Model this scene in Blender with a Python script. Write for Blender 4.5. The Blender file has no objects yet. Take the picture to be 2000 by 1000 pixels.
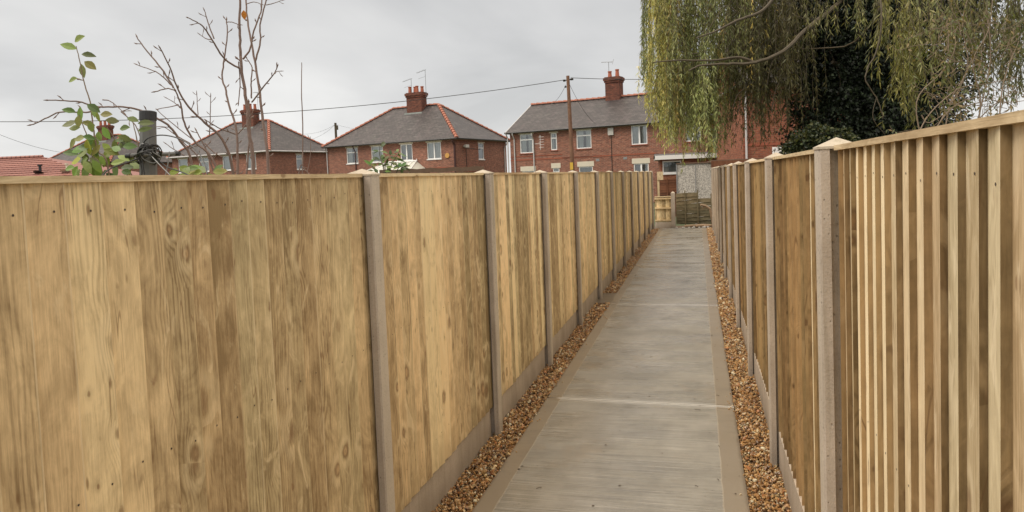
import bpy, math, random
import numpy as np
from mathutils import Vector, Matrix
rnd = random.Random(7)
C = bpy.context.scene.collection
sc = bpy.context.scene

# ------------------------------------------------------------------ camera
F, PX, PY = 1444., 1000., 430.
yaw, pitch, roll, EYE = math.radians(14.2), math.radians(3.24), math.atan(.0386), 1.80
fw = Vector((-math.sin(yaw)*math.cos(pitch), math.cos(yaw)*math.cos(pitch), -math.sin(pitch)))
r0 = Vector((math.cos(yaw), math.sin(yaw), 0)); u0 = r0.cross(fw)
RX = r0*math.cos(roll) - u0*math.sin(roll); UY = r0*math.sin(roll) + u0*math.cos(roll)
cam = bpy.data.cameras.new('camera'); cam.lens = 36*F/2000; cam.sensor_width = 36
cam.shift_y = -(500-PY)/2000; cam.clip_start = .05; cam.clip_end = 2000
co = bpy.data.objects.new('camera', cam); C.objects.link(co); sc.camera = co
m = Matrix((RX, UY, -fw)).transposed().to_4x4(); m.translation = Vector((0, 0, EYE)); co.matrix_world = m
def P(x, y, d):
    return Vector((0, 0, EYE)) + (fw + RX*((x-PX)/F) + UY*(-(y-PY)/F))*d
def G(x, d):       # ground point under photo column x at distance d
    p = P(x, 334+(1362-x)*.0386, d); return Vector((p.x, p.y, 0))

# ------------------------------------------------------------------ materials
def mat(name):
    m = bpy.data.materials.new(name); m.use_nodes = True
    nt = m.node_tree; nt.nodes.clear()
    out = nt.nodes.new('ShaderNodeOutputMaterial'); b = nt.nodes.new('ShaderNodeBsdfPrincipled')
    nt.links.new(b.outputs[0], out.inputs[0])
    return m, nt, b
class N:
    def __init__(s, nt): s.nt = nt
    def _in(s, sock, v):
        if hasattr(v, 'links') or isinstance(v, bpy.types.NodeSocket): s.nt.links.new(v, sock)
        elif isinstance(v, (tuple, list)) and len(v) == 3 and sock.type == 'RGBA': sock.default_value = (*v, 1)
        else: sock.default_value = v
    def math(s, op, a, b=0., c=0., clamp=False):
        n = s.nt.nodes.new('ShaderNodeMath'); n.operation = op; n.use_clamp = clamp
        s._in(n.inputs[0], a); s._in(n.inputs[1], b); s._in(n.inputs[2], c); return n.outputs[0]
    def mix(s, f, a, b, mode='MIX'):
        n = s.nt.nodes.new('ShaderNodeMix'); n.data_type = 'RGBA'; n.blend_type = mode; n.clamp_factor = True
        s._in(n.inputs[0], f); s._in(n.inputs[6], a); s._in(n.inputs[7], b); return n.outputs[2]
    def mul(s, a, b): return s.mix(1., a, b, 'MULTIPLY')
    def noise(s, vec, scale=1., detail=3., rough=.55, dist=0., dim='3D'):
        n = s.nt.nodes.new('ShaderNodeTexNoise'); n.noise_dimensions = dim
        s._in(n.inputs['Vector'], vec); s._in(n.inputs['Scale'], scale); s._in(n.inputs['Detail'], detail)
        s._in(n.inputs['Roughness'], rough); s._in(n.inputs['Distortion'], dist); return n.outputs[0]
    def voro(s, vec, scale=1., feat='F1', rand=1.):
        n = s.nt.nodes.new('ShaderNodeTexVoronoi'); n.feature = feat
        s._in(n.inputs['Vector'], vec); s._in(n.inputs['Scale'], scale); s._in(n.inputs['Randomness'], rand)
        return n.outputs['Distance'], (n.outputs['Color'] if feat == 'F1' else None)
    def scale(s, vec, k, off=(0, 0, 0)):
        n = s.nt.nodes.new('ShaderNodeMapping'); s._in(n.inputs['Vector'], vec)
        n.inputs['Scale'].default_value = k; n.inputs['Location'].default_value = off; return n.outputs[0]
    def ramp(s, f, pts):
        n = s.nt.nodes.new('ShaderNodeValToRGB'); s._in(n.inputs[0], f); e = n.color_ramp.elements
        while len(e) > 1: e.remove(e[-1])
        e[0].position = pts[0][0]; e[0].color = (*pts[0][1], 1)
        for p, c in pts[1:]: x = e.new(p); x.color = (*c, 1)
        return n.outputs[0]
    def step(s, v, lo, hi, a=0., b=1.):
        n = s.nt.nodes.new('ShaderNodeMapRange'); n.interpolation_type = 'SMOOTHSTEP'
        s._in(n.inputs[0], v); s._in(n.inputs[1], lo); s._in(n.inputs[2], hi); s._in(n.inputs[3], a); s._in(n.inputs[4], b)
        return n.outputs[0]
    def uv(s): return s.nt.nodes.new('ShaderNodeUVMap').outputs[0]
    def obj(s): return s.nt.nodes.new('ShaderNodeTexCoord').outputs['Object']
    def pos(s): return s.nt.nodes.new('ShaderNodeNewGeometry').outputs['Position']
    def sep(s, v):
        n = s.nt.nodes.new('ShaderNodeSeparateXYZ'); s._in(n.inputs[0], v); return n.outputs
    def sepc(s, v):
        n = s.nt.nodes.new('ShaderNodeSeparateColor'); s._in(n.inputs[0], v); return n.outputs
    def comb(s, x, y, z=0.):
        n = s.nt.nodes.new('ShaderNodeCombineXYZ'); s._in(n.inputs[0], x); s._in(n.inputs[1], y); s._in(n.inputs[2], z); return n.outputs[0]
    def attr(s, name='tone'):
        n = s.nt.nodes.new('ShaderNodeVertexColor'); n.layer_name = name; return n.outputs[0]
    def bump(s, h, strength=.5, dist=.01):
        n = s.nt.nodes.new('ShaderNodeBump'); s._in(n.inputs['Height'], h)
        n.inputs['Strength'].default_value = strength; n.inputs['Distance'].default_value = dist; return n.outputs[0]
def setup(name, fn):
    m, nt, b = mat(name); n = N(nt); fn(n, b, nt); return m
def link(n, b, **kw):
    for k, v in kw.items():
        k = {'col': 'Base Color', 'rough': 'Roughness', 'nrm': 'Normal', 'spec': 'Specular IOR Level', 'metal': 'Metallic'}.get(k, k)
        n._in(b.inputs[k], v)

def wood(tint, dark, contrast=1., knots=1., green=.5):
    def fn(n, b, nt):
        uv = n.uv(); s = n.sep(uv); u, v = s[0], s[1]
        tone = n.sepc(n.attr())
        # knots
        d, kc = n.voro(n.scale(uv, (8.5, 5.2, 1)), 1.)
        kr = n.sepc(kc)[0]; on = n.math('MULTIPLY', n.step(kr, .44, .48), knots); ksz = n.math('ADD', .55, n.math('MULTIPLY', n.sepc(kc)[1], 1.3))
        d2 = n.math('ADD', n.math('MULTIPLY', d, ksz), n.math('MULTIPLY', n.math('SUBTRACT', n.noise(n.scale(uv, (60, 30, 1)), 1., 2.), .5), .09))
        g = n.math('MULTIPLY', n.math('EXPONENT', n.math('MULTIPLY', n.math('MULTIPLY', d, d), -9.)), on)
        big = n.noise(n.scale(uv, (7., .7, 1)), 1., 3., .5, .2)
        h = n.math('ADD', n.math('MULTIPLY', u, .8), n.math('ADD', n.math('MULTIPLY', big, .13), n.math('MULTIPLY', g, .05)))
        ring = n.math('SINE', n.math('MULTIPLY', h, 520.))
        ring = n.math('POWER', n.step(ring, -1., 1.), 2.6)
        amp = n.step(n.noise(n.scale(uv, (9., .8, 1), (3, 9, 0)), 1., 2.), .38, .68, .0, 1.3)
        fine = n.noise(n.scale(uv, (240, 9, 1)), 1., 3., .65)
        fib = n.noise(n.scale(uv, (60, 3.2, 1), (2, 2, 0)), 1., 5., .65, .6)
        med = n.noise(n.scale(uv, (20, 11, 1), (4, 4, 0)), 1., 4., .65, 1.0)
        streak = n.step(n.noise(n.scale(uv, (34, .9, 1), (6, 1, 0)), 1., 3., .6), .58, .70)
        blotch = n.noise(n.scale(uv, (8., 3.4, 1), (11, 3, 0)), 1., 5., .62, 1.6)
        w = n.noise(n.pos(), 1.3, 4., .6)
        val = n.math('ADD', n.math('ADD', n.math('MULTIPLY', n.math('ADD', n.math('SUBTRACT', fib, .5), n.math('MULTIPLY', n.math('SUBTRACT', med, .5), .8)), .80*contrast), n.math('ADD', n.math('MULTIPLY', streak, .12*contrast), n.math('MULTIPLY', n.math('MULTIPLY', ring, amp), .30*contrast))), n.math('MULTIPLY', n.math('SUBTRACT', fine, .5), .95*contrast))
        val = n.math('ADD', val, n.math('MULTIPLY', n.math('SUBTRACT', blotch, .5), 1.7*contrast))
        val = n.math('ADD', val, n.math('MULTIPLY', n.math('SUBTRACT', w, .5), .8))
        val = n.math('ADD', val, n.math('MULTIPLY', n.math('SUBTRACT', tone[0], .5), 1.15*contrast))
        col = n.mix(n.math('ADD', val, .42), tuple(x*1.12 for x in tint), tuple(x*.8 for x in dark))
        hue = n.mix(tone[1], (1.05, .98, .93), (.97, 1.0, .98))
        col = n.mul(col, hue)
        # greenish treatment stain + darker damp patches
        gs = n.noise(n.scale(uv, (4., .9, 1), (5, 1, 0)), 1., 3.)
        col = n.mix(n.math('MULTIPLY', n.step(gs, .52, .75), green), col, (dark[0]*1.05, dark[1]*1.1, dark[2]*1.))
        # knot cores
        ringk = n.math('MULTIPLY', n.math('SINE', n.math('MULTIPLY', d2, 95.)), .5)
        core = n.math('MULTIPLY', n.step(d2, .06, .15, 1., 0.), on)
        rim = n.math('MULTIPLY', n.math('MULTIPLY', n.step(d2, .07, .11), n.step(d2, .11, .19, 1., 0.)), on)
        kcol = n.mix(n.math('ADD', ringk, .5), (tint[0]*.62, tint[1]*.47, tint[2]*.38), (tint[0]*.40, tint[1]*.29, tint[2]*.23))
        zz = n.sep(n.pos())[2]; damp = n.math('MULTIPLY', n.step(n.math('ADD', zz, n.math('MULTIPLY', big, .35)), .33, .56, 1., 0.), .4); col = n.mix(damp, col, tuple(x*.75 for x in dark))
        col = n.mix(n.math('MULTIPLY', core, .65), col, kcol)
        col = n.mix(n.math('MULTIPLY', rim, .7), col, (tint[0]*.22, tint[1]*.15, tint[2]*.12))
        # small dark resin specks and checks
        d3, c3 = n.voro(n.scale(uv, (34, 9, 1)), 1.)
        on3 = n.step(n.sepc(c3)[1], .80, .82)
        spk = n.math('MULTIPLY', n.step(d3, .06, .20, 1., 0.), on3)
        col = n.mix(n.math('MULTIPLY', spk, .7), col, (tint[0]*.26, tint[1]*.18, tint[2]*.13))
        d4, c4 = n.voro(n.scale(uv, (15, 7.5, 1)), 1.); o4 = n.math('MULTIPLY', n.step(n.sepc(c4)[2], .80, .83), n.math('ADD', .25, n.math('MULTIPLY', n.sepc(c4)[0], .75))); z4 = n.math('ADD', .75, n.math('MULTIPLY', n.sepc(c4)[1], 1.9))
        d4 = n.math('ADD', n.math('MULTIPLY', d4, z4), n.math('MULTIPLY', n.math('SUBTRACT', n.noise(n.scale(uv, (90, 50, 1)), 1., 3.), .5), .22))
        k4 = n.math('MULTIPLY', n.step(d4, .10, .20, 1., 0.), o4); h4 = n.math('MULTIPLY', n.step(d4, .14, .5, 1., 0.), o4)
        col = n.mix(n.math('MULTIPLY', h4, .35), col, dark); col = n.mix(n.math('MULTIPLY', k4, .75), col, (tint[0]*.30, tint[1]*.21, tint[2]*.17))
        crk = n.math('ABSOLUTE', n.math('SUBTRACT', n.noise(n.scale(uv, (22, 1.6, 1), (1, 7, 0)), 1., 2., .5, .4), .5))
        cm = n.math('MULTIPLY', n.step(crk, .004, .016, 1., 0.), n.step(n.noise(n.scale(uv, (6, 2.5, 1), (2, 6, 0)), 1., 2.), .54, .64))
        col = n.mix(n.math('MULTIPLY', cm, .6), col, (tint[0]*.30, tint[1]*.22, tint[2]*.18))
        # pale sawn patches
        halo = n.math('MULTIPLY', n.math('MULTIPLY', n.step(d2, .16, .24), n.step(d2, .24, .42, 1., 0.)), on)
        pale = n.math('MAXIMUM', n.math('MULTIPLY', halo, .8), n.step(n.noise(n.scale(uv, (12, 4.5, 1), (8, 2, 0)), 1., 4., .6, 1.2), .57, .70))
        col = n.mix(n.math('MULTIPLY', pale, .45), col, (tint[0]*1.13, tint[1]*1.15, tint[2]*1.2))
        # blue channel of the tone attribute: fresh end / sawn edge, plus painted edge highlight
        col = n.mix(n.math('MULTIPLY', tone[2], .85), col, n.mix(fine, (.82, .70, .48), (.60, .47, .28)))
        hh = n.math('ADD', n.math('MULTIPLY', ring, .25), n.math('ADD', n.math('MULTIPLY', fine, .6), n.math('MULTIPLY', blotch, 1.2)))
        hh = n.math('SUBTRACT', hh, n.math('MULTIPLY', core, .4))
        link(n, b, col=col, rough=n.math('ADD', .6, n.math('MULTIPLY', fine, .2)), nrm=n.bump(hh, .35, .004), spec=.25)
    return fn
W = {}
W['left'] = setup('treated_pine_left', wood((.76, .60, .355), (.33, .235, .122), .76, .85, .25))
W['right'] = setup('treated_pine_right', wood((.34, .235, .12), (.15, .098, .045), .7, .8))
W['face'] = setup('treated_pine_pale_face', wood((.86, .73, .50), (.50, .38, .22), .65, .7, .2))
W['rail'] = setup('capping_pine', wood((.66, .53, .34), (.45, .33, .19), .8, .5, .1))
W['old'] = setup('weathered_green_lap', wood((.20, .165, .10), (.10, .085, .048), .7, .3, .4))
W['brown'] = setup('brown_stained_lap', wood((.20, .085, .045), (.11, .045, .025), .8, .3, 0.))
W['pole'] = setup('pole_wood', wood((.24, .13, .085), (.13, .075, .05), 1., .2, 0.))

def f_conc(base, dark, pit=.5, gloss=.75):
    def fn(n, b, nt):
        p = n.pos()
        a = n.noise(p, 3., 5., .65); c = n.noise(p, 120., 3., .7); e = n.noise(n.scale(p, (6, 6, .8)), 1., 4.)
        col = n.mix(n.step(n.math('ADD', n.math('MULTIPLY', a, .6), n.math('MULTIPLY', e, .4)), .3, .7), dark, base)
        col = n.mix(n.math('MULTIPLY', n.step(c, .45, .75), .35), col, tuple(x*.55 for x in dark))
        d, cc = n.voro(n.scale(p, (70, 70, 45)), 1.)
        pm = n.math('MULTIPLY', n.step(d, .12, .25, 1., 0.), n.step(n.sepc(cc)[0], .8, .82))
        col = n.mix(n.math('MULTIPLY', pm, pit), col, tuple(x*.3 for x in dark))
        z = n.sep(p)[2]
        col = n.mix(n.math('MULTIPLY', n.step(n.math('ADD', z, n.math('MULTIPLY', a, .12)), .02, .22, 1., 0.), .45), col, tuple(x*.55 for x in dark))
        run = n.step(n.noise(n.scale(p, (22, 22, .7), (4, 2, 0)), 1., 4., .6), .52, .72); col = n.mix(n.math('MULTIPLY', run, .4), col, (dark[0]*.62, dark[1]*.64, dark[2]*.55))
        h = n.math('SUBTRACT', n.math('ADD', c, a), n.math('MULTIPLY', pm, 1.5))
        link(n, b, col=col, rough=gloss, nrm=n.bump(h, .5, .004), spec=.3)
    return fn
M = {}
M['post'] = setup('post_concrete', f_conc((.50, .43, .36), (.34, .285, .23)))
M['postcap'] = setup('cap_concrete', f_conc((.52, .45, .35), (.40, .33, .25), .3))
M['postlit'] = setup('post_lit_front_concrete', f_conc((.56, .49, .40), (.42, .36, .29), .7))  # lit copy of the post concrete, light on the front face painted in
M['gboard'] = setup('gravel_board_concrete', f_conc((.50, .42, .34), (.36, .30, .235), .5))

def f_path(n, b, nt):
    p = n.pos(); s = n.sep(p); x, y = s[0], s[1]
    streak = n.noise(n.scale(p, (1.1, 75, 1)), 1., 4., .62); streak2 = n.noise(n.scale(p, (2.5, 260, 1)), 1., 2., .6)
    big = n.noise(n.scale(p, (1.6, .7, 1)), 1., 4., .6); fine = n.noise(p, 220., 2., .7)
    wob = n.math('MULTIPLY', n.math('SUBTRACT', n.noise(p, 5., 2.), .5), .015)
    xw = n.math('ADD', x, wob)
    edge = n.math('MAXIMUM', n.step(xw, -1.125, -1.118, 1., 0.), n.step(xw, .092, .099))
    yy = n.math('SUBTRACT', n.math('ADD', y, n.math('MULTIPLY', x, .05)), 5.77)
    jm = n.math('ABSOLUTE', n.math('SUBTRACT', n.math('MODULO', n.math('ADD', yy, 44+2.2), 4.4), 2.2))
    band = n.step(jm, .06, .075, 1., 0.); gap = n.step(jm, .003, .007, 1., 0.)
    edge2 = edge
    blot = n.noise(n.scale(p, (3., 2.2, 1), (1, 5, 0)), 1., 6., .7); t = n.math('ADD', n.math('MULTIPLY', streak, .42), n.math('MULTIPLY', streak2, .36)); t = n.math('ADD', t, n.math('ADD', n.math('MULTIPLY', big, .22), n.math('MULTIPLY', blot, .36)))
    brushed = n.ramp(t, [(.53, (.155, .142, .12)), (.68, (.26, .243, .207)), (.82, (.39, .365, .318))])
    smooth = n.mix(n.math('ADD', n.math('MULTIPLY', big, .8), n.math('MULTIPLY', fine, .2)), (.20, .162, .117), (.275, .23, .172))
    col = n.mix(edge2, brushed, smooth)
    col = n.mix(n.math('MULTIPLY', n.math('MULTIPLY', band, n.math('SUBTRACT', 1., edge)), .5), col, (.40, .385, .35))
    stain = n.step(n.noise(n.scale(p, (1.5, 2.2, 1), (4, 4, 0)), 1., 5., .7), .52, .72)
    col = n.mix(n.math('MULTIPLY', stain, .45), col, (.12, .108, .09))
    mud = n.math('MULTIPLY', n.step(n.noise(n.scale(p, (2.2, 1.2, 1), (9, 4, 0)), 1., 4., .7), .55, .7), .3)
    col = n.mix(mud, col, (.27, .205, .135))
    d, cc = n.voro(n.scale(p, (26, 26, 1)), 1.)
    spk = n.math('MULTIPLY', n.step(d, .05, .12, 1., 0.), n.step(n.sepc(cc)[0], .90, .91))
    col = n.mix(n.math('MULTIPLY', spk, .85), col, (.04, .03, .02))
    lip = n.math('MULTIPLY', n.step(n.math('ABSOLUTE', n.math('ADD', xw, 1.121)), .002, .006, 1., 0.), .5)
    lip2 = n.math('MULTIPLY', n.step(n.math('ABSOLUTE', n.math('SUBTRACT', xw, .095)), .002, .006, 1., 0.), .5)
    col = n.mix(n.math('MAXIMUM', lip, lip2), col, (.42, .38, .31))
    edgedk = n.math('MAXIMUM', n.step(n.math('ADD', x, n.math('MULTIPLY', blot, .05)), -1.215, -1.19, 1., 0.), n.step(n.math('SUBTRACT', x, n.math('MULTIPLY', blot, .05)), .178, .203)); col = n.mix(n.math('MULTIPLY', edgedk, .6), col, (.10, .07, .042))  # darker brown band along both outer edges of the path
    glint = n.math('MULTIPLY', n.step(n.math('ABSOLUTE', n.math('SUBTRACT', jm, .012)), .002, .006, 1., 0.), n.step(n.noise(n.scale(p, (2, .2, 1)), 1., 2.), .36, .42))
    col = n.mix(gap, col, (.05, .04, .03)); col = n.mix(n.math('MULTIPLY', glint, .95), col, (.88, .86, .80))
    rough = n.step(n.math('ADD', n.math('MULTIPLY', n.noise(n.scale(p, (.8, 2.4, 1), (2, 8, 0)), 1., 4., .6), .8), n.math('MULTIPLY', streak, .25)), .42, .62, .13, .42)
    rough = n.mix(n.math('MULTIPLY', edge, .7), rough, (.40, .40, .40)); rough = n.mix(band, rough, (.22, .22, .22))
    h = n.math('ADD', n.math('MULTIPLY', n.math('ADD', streak, streak2), n.math('SUBTRACT', 1., n.math('MULTIPLY', edge2, .85))), n.math('MULTIPLY', fine, .2))
    link(n, b, col=col, rough=rough, nrm=n.bump(n.math('SUBTRACT', h, n.math('MULTIPLY', gap, 3.)), .3, .004), spec=.5)
M['path'] = setup('wet_brushed_concrete', f_path)

def f_pebble(n, b, nt):
    c = n.attr(); k = n.noise(n.pos(), 160., 3., .7)
    link(n, b, col=n.mul(c, n.mix(k, (.6, .6, .6), (1.25, 1.25, 1.25))), rough=.33, spec=.5)
M['pebble'] = setup('flint_gravel', f_pebble)
M['soil'] = setup('damp_soil', lambda n, b, nt: link(n, b, col=n.mix(n.noise(n.pos(), 30., 5., .7), (.05, .028, .014), (.12, .07, .035)), rough=.8))
M['grass'] = setup('lawn', lambda n, b, nt: link(n, b, col=n.mix(n.noise(n.pos(), 2., 6., .7), (.035, .055, .018), (.10, .11, .05)), rough=.9))

def f_brick(c1, c2, mortar=(.30, .24, .19), msize=.011):
    def fn(n, b, nt):
        uv = n.uv(); t = nt.nodes.new('ShaderNodeTexBrick'); n._in(t.inputs['Vector'], uv)
        t.inputs['Scale'].default_value = 1.; t.inputs['Brick Width'].default_value = .225; t.inputs['Row Height'].default_value = .075
        t.inputs['Mortar Size'].default_value = msize; t.inputs['Mortar Smooth'].default_value = .2; t.inputs['Bias'].default_value = 0
        t.inputs['Color1'].default_value = (*c1, 1); t.inputs['Color2'].default_value = (*c2, 1); t.inputs['Mortar'].default_value = (*mortar, 1)
        big = n.noise(n.scale(uv, (.6, .9, 1)), 1., 5., .6); sm = n.noise(n.scale(uv, (4.5, 13, 1)), 1., 3.)
        col = n.mul(t.outputs[0], n.mix(big, (.72, .70, .70), (1.25, 1.22, 1.2)))
        col = n.mul(col, n.mix(n.step(sm, .3, .7), (.72, .70, .72), (1.18, 1.15, 1.1)))
        col = n.mix(n.math('MULTIPLY', n.step(n.noise(n.scale(uv, (2.5, .35, 1), (3, 3, 0)), 1., 4.), .55, .75), .25), col, (.09, .055, .045))
        link(n, b, col=col, rough=.85, nrm=n.bump(t.outputs[1], -.4, .01), spec=.2)
    return fn
M['brick'] = setup('red_brick', f_brick((.34, .13, .085), (.20, .07, .05)))
M['brick2'] = setup('orange_brick', f_brick((.32, .12, .07), (.22, .08, .05), (.26, .17, .12), .008))
M['brickst'] = setup('chimney_brick', f_brick((.24, .085, .055), (.13, .05, .038), (.10, .075, .06)))

def f_slate(c1, c2, row=.2, wd=.3):
    def fn(n, b, nt):
        uv = n.uv(); t = nt.nodes.new('ShaderNodeTexBrick'); n._in(t.inputs['Vector'], uv)
        t.inputs['Scale'].default_value = 1.; t.inputs['Brick Width'].default_value = wd; t.inputs['Row Height'].default_value = row
        t.inputs['Mortar Size'].default_value = .014; t.inputs['Mortar Smooth'].default_value = .3
        t.inputs['Color1'].default_value = (*c1, 1); t.inputs['Color2'].default_value = (*c2, 1); t.inputs['Mortar'].default_value = (*[x*.45 for x in c2], 1)
        big = n.noise(n.scale(uv, (.5, .25, 1)), 1., 5., .65); v = n.noise(n.scale(uv, (3, .5, 1)), 1., 4., .6)
        col = n.mul(t.outputs[0], n.mix(big, (.6, .6, .62), (1.4, 1.38, 1.35)))
        col = n.mix(n.math('MULTIPLY', n.step(v, .5, .7), .35), col, (.105, .075, .08))
        col = n.mix(n.math('MULTIPLY', n.step(n.noise(n.scale(uv, (1.2, 1, 1), (5, 5, 0)), 1., 5., .7), .58, .75), .4), col, (.15, .155, .12))
        ln = n.step(n.noise(n.scale(uv, (.9, 5.2, 1), (2, 2, 0)), 1., 4., .7), .56, .66); col = n.mix(n.math('MULTIPLY', ln, .45), col, (.17, .155, .145))
        dg = n.comb(n.math('ADD', n.sep(uv)[0], n.math('MULTIPLY', n.sep(uv)[1], .5)), n.sep(uv)[1]); dk = n.step(n.noise(n.scale(dg, (1.6, .3, 1)), 1., 4., .7), .52, .68); col = n.mix(n.math('MULTIPLY', dk, .55), col, (.035, .028, .03))
        link(n, b, col=col, rough=.5, nrm=n.bump(t.outputs[1], -.5, .012), spec=.4)
    return fn
M['slate'] = setup('roof_slate', f_slate((.075, .063, .061), (.042, .036, .036)))
def f_simple(col, rough=.6, var=.25, sc_=8., spec=.4, metal=0.):
    def fn(n, b, nt):
        k = n.noise(n.pos(), sc_, 5., .65)
        link(n, b, col=n.mul(n.mix(k, tuple(x*(1-var) for x in col), tuple(min(1, x*(1+var)) for x in col)), (1., 1., 1.)), rough=rough, spec=spec, metal=metal, nrm=n.bump(k, .15, .005))
    return fn
for k, nm, c, r, v, s in [
    ('ridge', 'terracotta_ridge_tile', (.33, .125, .08), .7, .4, 4.), ('pot', 'terracotta_pot', (.38, .12, .07), .7, .4, 6.),
    ('upvc', 'white_upvc', (.86, .85, .83), .35, .06, 3.), ('lintel', 'cream_lintel', (.62, .56, .45), .7, .12, 3.),
    ('gutter', 'dark_gutter', (.035, .03, .03), .4, .3, 3.), ('pipew', 'grey_white_pipe', (.52, .50, .49), .45, .15, 3.), ('pipeb', 'dark_pipe', (.07, .03, .028), .4, .2, 3.),
    ('sill', 'brick_sill', (.30, .09, .05), .7, .3, 6.), ('soffit', 'pale_soffit', (.35, .32, .29), .6, .2, 3.),
    ('lead', 'lead_flashing', (.30, .33, .31), .5, .3, 8.), ('alu', 'aerial_metal', (.22, .22, .22), .4, .2, 8.), ('wire', 'black_cable', (.025, .023, .022), .45, .2, 20.),
    ('wireg', 'grey_cable', (.24, .24, .24), .45, .2, 20.), ('bell', 'yellow_alarm_box', (.62, .34, .10), .4, .1, 8.), ('cream', 'cream_box', (.50, .48, .44), .4, .1, 8.),
    ('poly', 'polycarbonate_roof', (.62, .62, .54), .3, .1, 2.), ('felt', 'brown_roof_felt', (.15, .095, .065), .85, .4, 12.), ('greyp', 'grey_plastic_post', (.135, .135, .13), .4, .2, 14.),
    ('blackp', 'black_plastic', (.03, .03, .032), .4, .2, 10.), ('dark', 'dark_room', (.02, .018, .018), .9, .1, 2.), ('curtain', 'net_curtain', (.72, .73, .70), .9, .12, 9.),
    ('curtg', 'grey_blind', (.30, .31, .31), .9, .2, 9.), ('ylw', 'yellow_plate', (.65, .42, .06), .4, .1, 8.), ('log', 'cut_log_wood', (.28, .19, .12), .8, .4, 14.), ('rubble', 'rubble_stone', (.36, .34, .31), .8, .4, 20.),
    ('whitep', 'white_plastic', (.8, .8, .78), .4, .05, 8.), ('nail', 'rusty_nail', (.055, .038, .028), .5, .2, 90.), ('twig', 'dark_twig', (.06, .038, .025), .8, .4, 60.)]:
    M[k] = setup(nm, f_simple(c, r, v, s))
def f_peb(n, b, nt):
    p = n.pos(); d, c = n.voro(p, 40.); k = n.noise(p, 3., 4.)
    r = n.sepc(c)[0]
    col = n.mix(n.step(r, .2, .8), (.34, .31, .275), (.62, .57, .51)); col = n.mul(col, n.mix(k, (.8, .8, .8), (1.1, 1.1, 1.1)))
    link(n, b, col=col, rough=.8, nrm=n.bump(n.math('MULTIPLY', d, -1.), .8, .02))
M['pebdash'] = setup('pebbledash_render', f_peb)
def f_redtile(n, b, nt):
    uv = n.uv(); v = n.sep(uv)[1]
    fr = n.math('FRACT', n.math('DIVIDE', v, .30))
    k = n.noise(n.scale(uv, (2, 3.3, 1)), 1., 4., .7); col = n.mix(k, (.22, .085, .065), (.36, .16, .125))
    col = n.mix(n.step(fr, .68, .98), n.mix(n.step(fr, .0, .12), (.12, .03, .025), col), (.10, .028, .022))
    link(n, b, col=col, rough=.6, nrm=n.bump(fr, -.6, .03))
M['redtile'] = setup('red_pantile', f_redtile)
def f_glass(n, b, nt):
    g = nt.nodes.new('ShaderNodeBsdfGlossy'); g.inputs['Roughness'].default_value = .03; g.inputs[0].default_value = (.9, .93, .95, 1)
    t = nt.nodes.new('ShaderNodeBsdfTransparent'); t.inputs[0].default_value = (.82, .86, .86, 1)
    fr = nt.nodes.new('ShaderNodeFresnel'); fr.inputs[0].default_value = 1.6
    mx = nt.nodes.new('ShaderNodeMixShader'); nt.links.new(n.math('ADD', fr.outputs[0], .12), mx.inputs[0])
    nt.links.new(t.outputs[0], mx.inputs[1]); nt.links.new(g.outputs[0], mx.inputs[2])
    nt.links.new(mx.outputs[0], [x for x in nt.nodes if x.type == 'OUTPUT_MATERIAL'][0].inputs[0])
M['glass'] = setup('window_glass', f_glass)
def f_leaf(trans=.25, rough=.45):
    def fn(n, b, nt):
        c = n.attr(); k = n.noise(n.pos(), 25., 3.)
        col = n.mul(c, n.mix(k, (.75, .78, .75), (1.22, 1.2, 1.2)))
        tr = nt.nodes.new('ShaderNodeBsdfTranslucent'); n._in(tr.inputs[0], n.mul(col, (1.15, 1.2, .6)))
        mx = nt.nodes.new('ShaderNodeMixShader'); mx.inputs[0].default_value = trans
        link(n, b, col=col, rough=rough, spec=.35)
        nt.links.new(b.outputs[0], mx.inputs[1]); nt.links.new(tr.outputs[0], mx.inputs[2])
        nt.links.new(mx.outputs[0], [x for x in nt.nodes if x.type == 'OUTPUT_MATERIAL'][0].inputs[0])
    return fn
M['leaf'] = setup('leaf', f_leaf()); M['ivy'] = setup('ivy_leaf', f_leaf(.03, .6))
def f_bark(c, d):
    def fn(n, b, nt):
        p = n.pos(); k = n.noise(n.scale(p, (60, 60, 14)), 1., 4., .7); g = n.noise(p, 9., 3.)
        link(n, b, col=n.mix(n.math('MULTIPLY', n.math('ADD', k, g), .5), c, d), rough=.7, nrm=n.bump(k, .4, .004))
    return fn
M['bark'] = setup('sapling_bark', f_bark((.075, .045, .04), (.27, .185, .15)))
M['barkw'] = setup('willow_bark', f_bark((.03, .023, .014), (.12, .09, .052)))
M['barkl'] = setup('pale_twig_bark', f_bark((.10, .07, .045), (.30, .22, .15)))

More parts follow.
